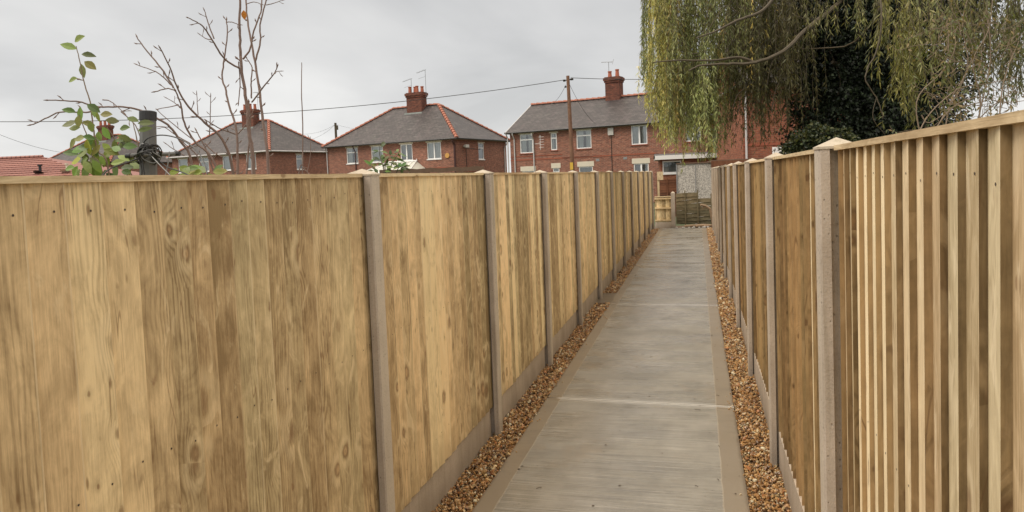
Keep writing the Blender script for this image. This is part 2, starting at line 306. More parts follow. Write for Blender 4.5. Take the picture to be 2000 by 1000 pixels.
# ------------------------------------------------------------------ mesh helpers
class MB:
    def __init__(s): s.v = []; s.f = []; s.mi = []; s.uv = []; s.col = []; s.sm = []
    def face(s, pts, mi=0, col=(.5, .5, 0), uvo=(0, 0), uvs=None, smooth=False):
        pts = [Vector(p) for p in pts]; b = len(s.v); s.v += [tuple(p) for p in pts]; s.f.append(tuple(range(b, b+len(pts))))
        if uvs is None:
            nrm = Vector((0, 0, 0))
            for i in range(len(pts)):
                nrm += (pts[i]-pts[0]).cross(pts[(i+1) % len(pts)]-pts[0])
            nrm = nrm.normalized() if nrm.length > 1e-12 else Vector((0, 0, 1))
            U = Vector((0, 0, 1)).cross(nrm)
            U = U.normalized() if U.length > .05 else Vector((1, 0, 0))
            V = nrm.cross(U)
            uvs = [(p.dot(U)+uvo[0], p.dot(V)+uvo[1]) for p in pts]
        s.mi.append(mi); s.uv += uvs; s.col += [(*col, 1)]*len(pts); s.sm.append(smooth)
    def box(s, a, b, mi=0, col=(.5, .5, 0), uvo=(0, 0), skip='', M_=None):
        x0, y0, z0 = a; x1, y1, z1 = b
        c = [Vector(q) for q in ((x0, y0, z0), (x1, y0, z0), (x1, y1, z0), (x0, y1, z0), (x0, y0, z1), (x1, y0, z1), (x1, y1, z1), (x0, y1, z1))]
        if M_ is not None: c = [M_ @ q for q in c]
        for k, f in (('b', (0, 3, 2, 1)), ('t', (4, 5, 6, 7)), ('f', (0, 1, 5, 4)), ('k', (2, 3, 7, 6)), ('l', (3, 0, 4, 7)), ('r', (1, 2, 6, 5))):
            if k not in skip: s.face([c[i] for i in f], mi, col, uvo)
    def tube(s, pts, rad, n=6, mi=0, col=(.5, .5, 0), cap=True, smooth=True):
        pts = [Vector(p) for p in pts]
        if not isinstance(rad, (list, tuple)): rad = [rad]*len(pts)
        rings = []; T = (pts[1]-pts[0]).normalized(); A = T.orthogonal().normalized(); L = 0
        for i, p in enumerate(pts):
            t = (pts[min(i+1, len(pts)-1)]-pts[max(i-1, 0)])
            t = t.normalized() if t.length > 1e-9 else T
            A = (A - t*A.dot(t)); A = A.normalized() if A.length > 1e-6 else t.orthogonal().normalized()
            B = t.cross(A); T = t
            if i: L += (p-pts[i-1]).length
            rings.append(([p+(A*math.cos(2*math.pi*k/n)+B*math.sin(2*math.pi*k/n))*rad[i] for k in range(n)], L))
        for (r1, l1), (r2, l2) in zip(rings, rings[1:]):
            for k in range(n):
                k2 = (k+1) % n; w = 2*math.pi*max(rad)/n
                s.face([r1[k], r1[k2], r2[k2], r2[k]], mi, col, uvs=[(k*w, l1), ((k+1)*w, l1), ((k+1)*w, l2), (k*w, l2)], smooth=smooth)
        if cap:
            s.face(list(reversed(rings[0][0])), mi, col); s.face(rings[-1][0], mi, col)
    def build(s, name, mats, parent=None, weld=False):
        me = bpy.data.meshes.new(name); me.from_pydata(s.v, [], s.f)
        for m_ in (mats if isinstance(mats, (list, tuple)) else [mats]): me.materials.append(m_)
        me.polygons.foreach_set('material_index', s.mi); me.polygons.foreach_set('use_smooth', s.sm)
        uv = me.uv_layers.new(name='UVMap'); uv.data.foreach_set('uv', [c for q in s.uv for c in q])
        ca = me.color_attributes.new('tone', 'FLOAT_COLOR', 'CORNER'); ca.data.foreach_set('color', [c for q in s.col for c in q])
        if weld:
            import bmesh
            bm = bmesh.new(); bm.from_mesh(me); bmesh.ops.remove_doubles(bm, verts=bm.verts, dist=1e-5); bm.to_mesh(me); bm.free()
        me.update(); o = bpy.data.objects.new(name, me); C.objects.link(o)
        if parent: o.parent = parent
        return o
def np_mesh(name, V, Fc, col, mat_, parent=None, smooth=False):
    """V (n,3); Fc (m,k) ; col (m,3) one colour per face"""
    me = bpy.data.meshes.new(name); k = Fc.shape[1]; m_ = len(Fc)
    me.vertices.add(len(V)); me.vertices.foreach_set('co', V.astype(np.float32).ravel())
    me.loops.add(m_*k); me.loops.foreach_set('vertex_index', Fc.astype(np.int32).ravel())
    me.polygons.add(m_); me.polygons.foreach_set('loop_start', np.arange(0, m_*k, k, dtype=np.int32))
    me.update(calc_edges=True)
    me.polygons.foreach_set('use_smooth', np.full(m_, smooth))
    ca = me.color_attributes.new('tone', 'FLOAT_COLOR', 'CORNER')
    cc = np.ones((m_, k, 4), np.float32); cc[:, :, :3] = col[:, None, :]; ca.data.foreach_set('color', cc.ravel())
    me.materials.append(mat_); me.validate(); o = bpy.data.objects.new(name, me); C.objects.link(o)
    if parent: o.parent = parent
    return o
def tag(o, label=None, cat=None, group=None, kind=None):
    if label: o['label'] = label
    if cat: o['category'] = cat
    if group: o['group'] = group
    if kind: o['kind'] = kind
    return o
def empty(name, loc, rz=0., label=None, cat=None, group=None):
    o = bpy.data.objects.new(name, None); C.objects.link(o); o.location = loc; o.rotation_euler = (0, 0, rz); o.empty_display_size = .2
    return tag(o, label, cat, group)
ORD = ['first', 'second', 'third', 'fourth', 'fifth', 'sixth', 'seventh', 'eighth', 'ninth', 'tenth', 'eleventh', 'twelfth', 'thirteenth']

# ------------------------------------------------------------------ ground, path, gravel
g = MB(); g.face([(-400, -150, -.06), (400, -150, -.06), (400, 600, -.06), (-400, 600, -.06)])
tag(g.build('ground', M['grass']), kind='structure')
PE = 24.3
b = MB()
xs = [-1.235, -1.121, .095, .225]; ys = [-1.5]+[5.77+4.4*k for k in range(-1, 5)]+[PE]
b.box((-1.235, -1.5, -.08), (.225, PE, .0), skip='b')
b.box((-1.452, 10.32, -.08), (-1.235, 11.18, -.001), skip='br')
tag(b.build('path', M['path']), 'wet brushed concrete path between the two fences', kind='structure')
b = MB(); b.face([(-1.6, -1.5, -.04), (.6, -1.5, -.04), (.6, PE+1.5, -.04), (-1.6, PE+1.5, -.04)])
tag(b.build('soil_bed', M['soil']), kind='structure')
def ico():
    t = (1+5**.5)/2
    v = np.array([(-1, t, 0), (1, t, 0), (-1, -t, 0), (1, -t, 0), (0, -1, t), (0, 1, t), (0, -1, -t), (0, 1, -t), (t, 0, -1), (t, 0, 1), (-t, 0, -1), (-t, 0, 1)])/(1+t*t)**.5
    f = np.array([(0, 11, 5), (0, 5, 1), (0, 1, 7), (0, 7, 10), (0, 10, 11), (1, 5, 9), (5, 11, 4), (11, 10, 2), (10, 7, 6), (7, 1, 8), (3, 9, 4), (3, 4, 2), (3, 2, 6), (3, 6, 8), (3, 8, 9), (4, 9, 5), (2, 4, 11), (6, 2, 10), (8, 6, 7), (9, 8, 1)])
    return v, f
rs = np.random.RandomState(3)
IV, IF = ico()
def randrot(n):
    q = rs.normal(size=(n, 4)); q /= np.linalg.norm(q, axis=1)[:, None]; w, x, y, z = q.T
    return np.stack([1-2*(y*y+z*z), 2*(x*y-z*w), 2*(x*z+y*w), 2*(x*y+z*w), 1-2*(x*x+z*z), 2*(y*z-x*w), 2*(x*z-y*w), 2*(y*z+x*w), 1-2*(x*x+y*y)], 1).reshape(n, 3, 3)
def gravel(name, x0, x1, label, gap=None):
    pos = []; size = []
    for ya, yb, dens, r in ((1.2, 5., 9000, .0088), (5., 9., 6500, .0098), (9., 24.2, 3200, .0135)):
        n = int(dens*(x1-x0)*(yb-ya)); p = np.stack([rs.uniform(x0, x1, n), rs.uniform(ya, yb, n), rs.uniform(-.034, -.004, n)], 1)
        pos.append(p); size.append(r*rs.lognormal(0, .32, n))
    pos = np.concatenate(pos); size = np.concatenate(size)
    if gap: k = (pos[:, 1] < gap[0]) | (pos[:, 1] > gap[1]); pos = pos[k]; size = size[k]
    pos[:, 2] += .012*np.sin(pos[:, 1]*3.1+x0)*np.sin(pos[:, 0]*17) + .006
    n = len(pos)
    sc3 = np.stack([np.ones(n), rs.uniform(.6, 1., n), rs.uniform(.4, .75, n)], 1)*size[:, None]
    v = IV[None]*(1+rs.uniform(-.28, .28, (n, 12, 1)))*sc3[:, None, :]
    v = np.einsum('nij,nkj->nki', randrot(n), v)+pos[:, None, :]
    f = IF[None]+12*np.arange(n)[:, None, None]
    pal = np.array([(.42, .22, .09), (.33, .17, .07), (.50, .29, .13), (.22, .11, .05), (.58, .42, .25), (.12, .065, .035), (.68, .58, .44), (.45, .19, .08), (.27, .19, .12)])
    pal = pal*np.array([1., 1.03, .93])*.95; c = pal[rs.choice(9, n, p=[.2, .17, .16, .13, .1, .1, .04, .06, .04])]*rs.uniform(.7, 1.2, (n, 1))
    return tag(np_mesh(name, v.reshape(-1, 3), f.reshape(-1, 3), np.repeat(c, 20, 0), M['pebble']), label, 'gravel', kind='stuff')
gravel('gravel', -1.452, -1.236, 'golden brown gravel strip along the foot of the left fence', (10.32, 11.18))
gravel('gravel', .226, .438, 'golden brown gravel strip along the foot of the right fence')
SV, SC = [], []
for i in range(130):
    y = rnd.uniform(3., 22.); x = (-1.232+abs(rnd.gauss(0, .035))) if rnd.random() < .5 else (.222-abs(rnd.gauss(0, .03))); r_ = rnd.uniform(.004, .009)
    v = IV*(1+rs.uniform(-.25, .25, (12, 1)))*np.array([1, .8, .6])*r_; SV.append(np.einsum('ij,kj->ki', randrot(1)[0], v)+np.array([x, y, r_*.5])); SC.append([(.45, .27, .11), (.28, .16, .07), (.6, .48, .32)][rnd.randrange(3)])
tag(np_mesh('spilled_gravel', np.concatenate(SV), np.concatenate([IF+12*i for i in range(len(SV))]), np.repeat(np.array(SC), 20, 0), M['pebble']), 'stray pebbles spilled onto the edges of the concrete path', 'gravel', kind='stuff')
# litter on the path
b = MB()
for i in range(150):
    y = 3.2+20*rnd.random()**1.6; x = rnd.uniform(-1.2, .2); a = rnd.uniform(0, 6.28)
    if rnd.random() < .25:
        l = rnd.uniform(.015, .05); q = Vector((x, y, .003)); d = Vector((math.cos(a), math.sin(a), 0))*l
        b.tube([q, q+d*.5+Vector((0, .003, .002)), q+d], .0015, 4)
    else:
        r = rnd.uniform(.003, .009); b.face([(x+r*math.cos(a+t)*rnd.uniform(.5, 1.3), y+r*math.sin(a+t)*rnd.uniform(.5, 1.3), .003) for t in (0, 1.2, 2.3, 3.5, 4.8)])
tag(b.build('leaf_litter', M['twig']), 'small dark twigs and leaf crumbs scattered on the concrete path', 'litter', kind='stuff')

# ------------------------------------------------------------------ fences
def post(side, y, top, label):
    X = -1.39 if side < 0 else .390; s = side
    r = empty('concrete_post', (X, y, 0), 0, label, 'fence post', 'concrete posts of the %s fence' % ('left' if s < 0 else 'right'))
    r.rotation_euler = (rnd.uniform(-.003, .003), rnd.uniform(-.004, .004), rnd.uniform(-.01, .01))
    b = MB(); w, d, c = .095, .125, .006
    prof = [(0, c), (c, 0), (.034, 0), (.034, .03), (.09, .03), (.09, 0), (d, 0), (d, w), (.09, w), (.09, .065), (.034, .065), (.034, w), (c, w), (0, w-c)]
    for (a0, a1), (b0, b1) in zip(prof, prof[1:]+prof[:1]):
        for z0, z1 in ((-.3, .6), (.6, 1.2), (1.2, top-.012)):
            q = [(s*a0, a1, z0), (s*b0, b1, z0), (s*b0, b1, z1), (s*a0, a1, z1)]
            b.face(q if s < 0 else q[::-1], 1 if (a0 == 0 and b0 == 0) else 0)
    b.build('post_shaft', [M['post'], M['postlit']], r)
    b = MB(); e = .003
    base = [(s*-e, -e, top-.012), (s*(d+e), -e, top-.012), (s*(d+e), w+e, top-.012), (s*-e, w+e, top-.012)]
    up = [Vector(q)+Vector((0, 0, .008)) for q in base]; ap = (s*d/2, w/2, top+(.020 if s < 0 else .026))
    for i in range(4):
        j = (i+1) % 4; b.face([base[i], base[j], up[j], up[i]][::(-1 if s < 0 else 1)]); b.face([up[i], up[j], ap][::(-1 if s < 0 else 1)])
    b.face(base)
    b.build('post_cap', M['postcap'], r)
def gboard(side, y0, y1, label):
    X = -1.452 if side < 0 else .436; s = side
    b = MB(); z1 = .215; 
    b.box((min(0, s*.04), .004, -.12), (max(0, s*.04), y1-y0-.004, z1))
    o = b.build('gravel_board', M['gboard']); o.location = (X, y0, 0)
    tag(o, label, 'gravel board', 'concrete gravel boards of the %s fence' % ('left' if s < 0 else 'right'))
def panel(side, y0, y1, top, label, y_first=None):
    s = side; X = -1.452 if s < 0 else .4535
    r = empty('fence_panel', (X, y0, 0), 0, label, 'fence panel', 'timber panels of the %s fence' % ('left' if s < 0 else 'right'))
    L = y1-y0; b = MB(); ex = .1035; thick = .016 if s < 0 else .0165
    z0 = .20; z1 = top-.018; y = -.02; grp = 0; near = (y0 < 6)
    while y < L+.01:
        w = min(ex+rnd.uniform(-.009, .009), L+.02-y); t = thick*rnd.uniform(.85, 1.15) if s > 0 else thick*rnd.uniform(.75, 1.25)
        thin = .003
        # s<0: thick edge on the far side ; s>0: thick edge towards the camera
        xa, xb = (s*-thin, s*-t) if s < 0 else (s*-t, s*-thin)
        if grp <= 0:
            grp = rnd.choice([1, 2, 3, 4, 5]) if near else 1; gt = min(1, max(0, rnd.gauss(.45, .3))); guo = rnd.uniform(0, 90); gvo = rnd.uniform(0, 90)
        grp -= 1; guo += rnd.uniform(.11, .19); gvo += rnd.uniform(-.07, .07)
        tone = min(1, max(0, gt+rnd.gauss(0, .2))); hue = rnd.random(); uo = guo; vo = gvo; ev = 0 if s > 0 else .3; edgehl = rnd.choice([0, .1, .25, .5] if y0 < 2.9 else [.2, .5, .8])
        zb = z0+rnd.uniform(-.006, .004); zt = z1
        n = 10 if near else 3; bow = rnd.uniform(-.002, .002); lean = rnd.uniform(-.002, .002)
        for k in range(n):
            za, zc = zb+(zt-zb)*k/n, zb+(zt-zb)*(k+1)/n
            f1 = lambda z: bow*math.sin((z-zb)/(zt-zb)*math.pi)+lean*((z-zb)/(zt-zb)-.5)
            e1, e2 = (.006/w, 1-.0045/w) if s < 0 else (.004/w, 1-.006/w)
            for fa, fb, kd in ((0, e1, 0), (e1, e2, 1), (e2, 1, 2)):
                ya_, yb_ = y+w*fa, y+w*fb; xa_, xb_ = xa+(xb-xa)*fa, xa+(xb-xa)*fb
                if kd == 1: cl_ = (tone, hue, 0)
                elif (kd == 0) == (s < 0): cl_ = (tone+1.0, hue, 0)  # shade along the board lap, painted into the tone
                else: cl_ = (tone-.1, hue, edgehl)  # pale sawn edge with a highlight painted into it
                q = [(xa_+f1(za)*.5, ya_+f1(za), za), (xb_+f1(za)*.5, yb_+f1(za), za), (xb_+f1(zc)*.5, yb_+f1(zc), zc), (xa_+f1(zc)*.5, ya_+f1(zc), zc)]
                uvs = [(uo+w*fa, vo+za), (uo+w*fb, vo+za), (uo+w*fb, vo+zc), (uo+w*fa, vo+zc)]
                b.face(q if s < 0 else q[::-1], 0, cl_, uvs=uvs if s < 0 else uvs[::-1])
            ye, xe = (y+w, xb) if s < 0 else (y, xa)
            q = [(xe+f1(za)*.5, ye+f1(za), za), (s*.02, ye+f1(za), za), (s*.02, ye+f1(zc), zc), (xe+f1(zc)*.5, ye+f1(zc), zc)]
            uvs = [(uo+.2, vo+za), (uo+.2+t, vo+za), (uo+.2+t, vo+zc), (uo+.2, vo+zc)]
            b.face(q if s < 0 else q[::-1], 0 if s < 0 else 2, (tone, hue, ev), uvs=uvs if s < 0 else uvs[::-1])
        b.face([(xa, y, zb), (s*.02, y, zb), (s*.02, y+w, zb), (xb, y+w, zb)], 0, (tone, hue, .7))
        if y0 < 9:
            for zn in (top-.095, .38, 1.08):
                for yy in ([y+w*.74] if s < 0 else [y+w*.3]):
                    zq = zn+rnd.uniform(-.012, .012); yy += rnd.uniform(-.006, .006); rr = .0032
                    fr = (yy-y)/w; xx = xa+(xb-xa)*fr-s*.0012
                    q = [(xx, yy+rr*math.cos(a), zq+rr*math.sin(a)) for a in (0, 1.05, 2.1, 3.14, 4.2, 5.2)]
                    b.face(q if s < 0 else q[::-1], 1)
        y += w
    b.box((min(s*.021, s*.026), 0, z0+.03), (max(s*.021, s*.026), L, z1), 0)
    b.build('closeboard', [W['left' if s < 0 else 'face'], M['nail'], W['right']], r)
    b = MB(); fr = .023 if s < 0 else .024
    b.box((min(-s*fr, s*.03), 0, top-.018), (max(-s*fr, s*.03), L, top-.002), 0, (rnd.random(), rnd.random(), 0), (rnd.uniform(0, 50), 0))
    # grain must run along the rail: rewrite its UVs
    b.uv = [(v_[2]+v_[0]+17*y0, v_[1]) for v_ in b.v]
    b.build('capping_rail', W['rail'], r)
    b = MB()
    for z in (.5, 1.15, 1.6): b.box((min(s*.027, s*.065), 0, z), (max(s*.027, s*.065), L, z+.045))
    b.uv = [(v_[2]+v_[0], v_[1]) for v_ in b.v]
    b.build('back_rail', W['left'], r)
LT, RT = 1.848, 1.868
ly = [3.0+1.908*k for k in range(12)]; 
post(-1, 1.03, LT, 'concrete post just beyond the left edge of the picture')
panel(-1, 1.125, 3.0, LT, 'widest looking left fence panel nearest the camera with big knotty boards')
gboard(-1, 1.125, 3.0, 'left concrete gravel board hidden low under the nearest left panel')
panel(-1, -.8, 1.03, LT, 'left fence panel beyond the left edge of the picture')
for i, y in enumerate(ly):
    post(-1, y, LT, '%s concrete post of the left fence counted from the camera' % ORD[i])
    if i < 11:
        a = (ORD[i], ORD[i+1])
        panel(-1, y+.095, ly[i+1], LT, 'pale timber panel of the left fence between its %s and %s posts' % a)
        gboard(-1, y+.095, ly[i+1], 'low concrete board under the left fence panel between its %s and %s posts' % a)
ry = [2.59+2.03*k for k in range(11)]
panel(1, .62, 2.59, RT, 'right fence panel nearest the camera with bright sawn board edges')
gboard(1, .62, 2.59, 'right concrete gravel board under the nearest right panel')
post(1, .525, RT, 'concrete post just beyond the right edge of the picture')
for i, y in enumerate(ry):
    post(1, y, RT, '%s concrete post of the right fence counted from the camera' % ORD[i])
    if i < 10:
        a = (ORD[i], ORD[i+1])
        panel(1, y+.095, ry[i+1], RT, 'timber panel of the right fence between its %s and %s posts' % a)
        gboard(1, y+.095, ry[i+1], 'low concrete board under the right fence panel between its %s and %s posts' % a)

# ------------------------------------------------------------------ far end of the path
YE = 24.45
r = empty('low_fence_panel', (-1.38, YE, 0), 0, 'low timber fence panel seen from its railed back across the path end', 'fence panel')
b = MB(); y = 0
for k in range(9):
    t = rnd.random(); b.box((k*.058, .02, .2), (k*.058+.056, .035+.004*(k % 2), 1.0), 0, (t, rnd.random(), 0), (rnd.uniform(0, 50), 0))
b.build('closeboard', W['left'], r)
for z in (.22, .62, .93, 1.0):
    b = MB(); b.box((0, -.03 if z < 1 else -.04, z), (.52, .019, z+.05) if z < 1 else (.52, .05, 1.03), 0, (.3, .3, .1)); b.uv = [(v_[2]+v_[1], v_[0]) for v_ in b.v]; b.build('frame_rail' if z < 1 else 'capping_rail', W['left' if z < 1 else 'rail'], r)
b = MB(); b.box((-1.38, YE-.03, -.1), (-.86, YE+.03, .19)); tag(b.build('gravel_board', M['gboard']), 'concrete gravel board under the low fence panel at the path end', 'gravel board')
r = empty('concrete_post', (-.86, YE-.05, 0), 0, 'short concrete post beside the low fence panel at the path end', 'fence post')
b = MB(); b.box((0, 0, -.2), (.13, .1, 1.13)); b.build('post_shaft', M['post'], r)
b = MB(); bs = [(0, 0, 1.13), (.13, 0, 1.13), (.13, .1, 1.13), (0, .1, 1.13)]
for i in range(4): b.face([bs[i], bs[(i+1) % 4], (.065, .05, 1.18)])
b.build('post_cap', M['postcap'], r)
# old lap panel
r = empty('lap_fence_panel', (-.70, YE-.1, 0), .02, 'broken green weathered lap panel with bowed slats beside the pebbledash wall', 'fence panel')
b = MB(); nz = 9
for k in range(nz):
    kt, kh = rnd.random(), rnd.random(); z = .12+k*.105; tilt = (k/nz)**2*.10; xe = 1.12
    for q in range(8):
        xa, xb = xe*q/8, xe*(q+1)/8
        zf = lambda x: z+tilt*x+.018*math.sin(x*5+k*1.7)
        if k >= 7 and xb > .72: continue
        hh = .125
        b.face([(xa, -.004-.01*math.sin(k), zf(xa)), (xb, -.004-.01*math.sin(k), zf(xb)), (xb, .012, zf(xb)+hh), (xa, .012, zf(xa)+hh)], 0, (kt, kh, 0), uvs=[(k*3+0, xa), (k*3+0, xb), (k*3+.12, xb), (k*3+.12, xa)])
b.build('lap_slats', W['old'], r)
for x in (.27, .66, 1.08):
    b = MB(); b.box((x, -.05, .03), (x+.035, -.016, 1.2-.12*(x > .7))); b.build('batten', W['old'], r)
for i, (x, z, rot, l, rad) in enumerate([(-.45, .05, .1, .5, .045), (-.1, .06, -.15, .45, .05), (.15, .05, .3, .4, .04)]):
    b = MB(); a = Vector((x, YE-.22-.05*i, z)); d = Vector((math.cos(rot), math.sin(rot)*.4, .02))*l
    b.tube([a, a+d*.5+Vector((0, 0, .015)), a+d], [rad, rad*.9, rad*.8], 9)
    tag(b.build('cut_log', M['log']), ['cut log on the left of the pile before the broken lap panel', 'cut log in the middle of the pile before the broken lap panel', 'cut log nearest the right fence before the broken lap panel'][i], 'log', 'cut logs at the path end')
b = MB(); b.tube([P(1368, 400, 23.2), P(1378, 402, 23.2), P(1387, 408, 23.2)], .035, 8)
b.tube([P(1378, 402, 23.2), P(1372, 407, 23.25)], .022, 6)
b.tube([P(1387, 408, 23.2), G(1392, 23.2)+Vector((0, 0, .0))], .04, 8)
tag(b.build('tree_stump_branch', M['log']), 'pale sawn branch stub poking up in front of the broken lap panel', 'branch')
b = MB()
for i in range(40):
    x, y = rnd.uniform(-.72, .3), YE-rnd.uniform(.12, .42); s_ = rnd.uniform(.015, .05)
    v = [Vector(q)*s_*rnd.uniform(.7, 1.2) for q in IV]; o = Vector((x, y, s_*.4))
    for f in IF: b.face([o+v[j] for j in f])
tag(b.build('rubble', M['rubble']), 'small stones and rubble heaped under the broken lap panel', 'rubble', kind='stuff')
b = MB(); q = G(1358, 24.0); b.box((q.x-.04, q.y-.03, .05), (q.x+.04, q.y+.03, .11)); tag(b.build('plastic_scrap', M['whitep']), 'small white plastic scrap among the rubble at the path end', 'rubbish')
# brown lap fence and pale board behind
q = G(1282, 26.5); q2 = G(1324, 26.5)
r = empty('brown_fence_panel', q, math.atan2(q2.y-q.y, q2.x-q.x), 'reddish brown lap fence panel behind the low timber panel', 'fence panel'); L = (q2-q).length
b = MB()
for k in range(16): b.face([(0, -.012, .2+k*.088), (L, -.012, .2+k*.088), (L, .008, .2+k*.088+.095), (0, .008, .2+k*.088+.095)], 0, (rnd.random(), .5, 0), uvs=[(k*2, 0), (k*2, L), (k*2+.09, L), (k*2+.09, 0)])
b.build('lap_slats', W['brown'], r)
for x in (.0, L*.45, L-.04):
    b = MB(); b.box((x, -.045, 0), (x+.04, -.013, 1.62)); b.build('batten', W['brown'], r)
q = P(1283, 333, 24.9); q2 = P(1295, 333, 24.9)
b = MB(); b.box((q.x, q.y, 1.55), (q2.x, q.y+.03, 1.83)); b.box((q.x, q.y+.03, 0), (q.x+.07, q.y+.1, 1.8))
tag(b.build('wooden_board', W['rail']), 'short pale timber board fixed to the last left post', 'board')

# ------------------------------------------------------------------ houses
ROT = math.radians(14.2-28)
def wall(b, x0, x1, z0, z1, holes, depth=.1, M_=None, mi=0):
    """wall in the local xz plane at y=0 facing -y, with openings"""
    T = (lambda p: M_ @ Vector(p)) if M_ is not None else (lambda p: Vector(p))
    X = sorted({x0, x1, *[h[0] for h in holes], *[h[1] for h in holes]}); Z = sorted({z0, z1, *[h[2] for h in holes], *[h[3] for h in holes]})
    for i in range(len(X)-1):
        for j in range(len(Z)-1):
            cx, cz = (X[i]+X[i+1])/2, (Z[j]+Z[j+1])/2
            if any(h[0] < cx < h[1] and h[2] < cz < h[3] for h in holes): continue
            q = [(X[i], 0, Z[j]), (X[i+1], 0, Z[j]), (X[i+1], 0, Z[j+1]), (X[i], 0, Z[j+1])]
            b.face([T(p) for p in q], mi, uvs=[(p[0], p[2]) for p in q])
    for a, c, e, g_ in holes:
        for q in ([(a, 0, e), (c, 0, e), (c, depth, e), (a, depth, e)], [(a, depth, g_), (c, depth, g_), (c, 0, g_), (a, 0, g_)],
                  [(a, 0, g_), (a, 0, e), (a, depth, e), (a, depth, g_)], [(c, 0, e), (c, 0, g_), (c, depth, g_), (c, depth, e)]):
            b.face([T(p) for p in q], mi)
def window(root, a, c, e, g_, style, M_=None, lintel=.1, sill=True, curtain='curtain'):
    MM = M_ if M_ is not None else Matrix.Identity(4)
    b = MB(); t = .06; y0, y1 = .03, .09
    bars = [(a, a+t, e, g_), (c-t, c, e, g_), (a+t, c-t, e, e+t), (a+t, c-t, g_-t, g_)]
    mid = (a+c)/2; panes = []
    if style == 'two': bars.append((mid-.05, mid+.05, e+t, g_-t)); panes = [(a+t, mid-.05, e+t, g_-t), (mid+.05, c-t, e+t, g_-t)]
    elif style == 'top':
        zt = g_-(g_-e)*.3; bars.append((a+t, c-t, zt-.035, zt+.035)); panes = [(a+t, c-t, e+t, zt-.035), (a+t, c-t, zt+.035, g_-t)]
    else: panes = [(a+t, c-t, e+t, g_-t)]
    for q in bars: b.box((q[0], y0, q[2]), (q[1], y1, q[3]), M_=MM)
    w = b.build('window', M['upvc'], root)
    for q in panes:
        b = MB(); b.face([MM @ Vector(p) for p in ((q[0], .06, q[2]), (q[1], .06, q[2]), (q[1], .06, q[3]), (q[0], .06, q[3]))]); b.build('pane', M['glass'], w)
    b = MB()
    b.box((a+.005, .11, e+.005), (c-.005, .6, g_-.005), M_=MM, skip='f'); b.f = [tuple(reversed(f)) for f in b.f]; b.build('room_recess', M['dark'], w)
    b = MB(); ww = c-a
    for (s0, s1) in (((0, .42), (.6, 1)) if curtain == 'curtain' else ((0, 1),)):
        n = 10; P0 = None
        for k in range(n):
            xa, xb = a+.02+(ww-.04)*(s0+(s1-s0)*k/n), a+.02+(ww-.04)*(s0+(s1-s0)*(k+1)/n)
            ya, yb = .15+.02*(k % 2), .15+.02*((k+1) % 2)
            b.face([MM @ Vector(p) for p in ((xa, ya, e+.03), (xb, yb, e+.03), (xb, yb, g_-.03), (xa, ya, g_-.03))])
    b.build('curtain', M['curtain' if curtain != 'blind' else 'curtg'], w)
    if lintel:
        b = MB(); b.box((a-.1, -.018, g_), (c+.1, .05, g_+lintel), M_=MM); b.build('lintel', M['lintel'], w)
    if sill:
        b = MB(); b.box((a-.05, -.05, e-.06), (c+.05, .03, e), M_=MM); b.build('sill', M['sill' if sill == 'brick' else 'upvc'], w)
def ridge_tiles(root, a, c, name='ridge_tiles'):
    a, c = Vector(a), Vector(c); L = (c-a).length; n = max(2, int(L/.42)); d = (c-a)/n; b = MB()
    side = d.cross(Vector((0, 0, 1))).normalized()
    up = side.cross(d).normalized()
    for k in range(n):
        p, q = a+d*k, a+d*(k+1)*1.0; r1, r2 = .165, .105
        prev = None
        A = [p+side*(r1*math.cos(t))+up*(r1*math.sin(t)*.8-.02) for t in (-.1, .7, 1.57, 2.44, 3.24)]
        B = [q+side*(r2*math.cos(t))+up*(r2*math.sin(t)*.8-.02) for t in (-.1, .7, 1.57, 2.44, 3.24)]
        for i in range(4): b.face([A[i], A[i+1], B[i+1], B[i]], smooth=False)
        b.face(A[::-1])
    return b.build(name, M['ridge'], root)
def chimney(root, x, y, z0, z1, w, d, pots, aerials=()):
    b = MB(); b.box((x-w/2, y-d/2, z0), (x+w/2, y+d/2, z1-.38))
    b.box((x-w/2-.05, y-d/2-.05, z1-.38), (x+w/2+.05, y+d/2+.05, z1-.25)); b.box((x-w/2-.1, y-d/2-.1, z1-.25), (x+w/2+.1, y+d/2+.1, z1-.06))
    b.box((x-w/2-.03, y-d/2-.03, z1-.06), (x+w/2+.03, y+d/2+.03, z1))
    ch = b.build('chimney', M['brickst'], root)
    for px, py, h in pots:
        b = MB(); b.tube([(x+px, y+py, z1), (x+px, y+py, z1+.05), (x+px, y+py, z1+h-.08), (x+px, y+py, z1+h-.07), (x+px, y+py, z1+h)], [.15, .14, .115, .14, .14], 10); b.build('chimney_pot', M['pot'], ch)
    b = MB(); b.box((x-w/2-.12, y-d/2-.22, z0+.25), (x+w/2+.12, y-d/2-.0, z0+.42)); b.build('flashing', M['lead'], ch)
    for (ax, ay, h, dirx, kind) in aerials:
        b = MB(); t = Vector((x+ax, y+ay, z1+h)); b.tube([(x+ax, y+ay, z1-.8), t], .018, 5)
        if kind == 'h':
            b.tube([t-Vector((dirx*.1, 0, .02)), t+Vector((dirx*.9, .1, -.18))], .014, 5)
            for k in range(6): c_ = t+Vector((dirx*(.1+.14*k), .01*k, -.02-.03*k)); b.tube([c_-Vector((0, .16, 0)), c_+Vector((0, .16, 0))], .007, 4)
            b.tube([t+Vector((dirx*.75, .08, -.65)), t+Vector((0, 0, -.55))], .01, 4)
        else:
            b.tube([t+Vector((-.55*dirx, .05, .06)), t+Vector((.35*dirx, -.05, -.02))], .014, 5)
            for k in range(8): c_ = t+Vector((dirx*(-.5+.11*k), .04-.012*k, .055-.01*k)); b.tube([c_-Vector((0, .14, .06)), c_+Vector((0, .14, .06))], .007, 4)
            b.tube([t+Vector((.33*dirx, -.2, -.2)), t+Vector((.33*dirx, .1, .2))], .012, 4)
        b.build('aerial', M['alu'], ch)
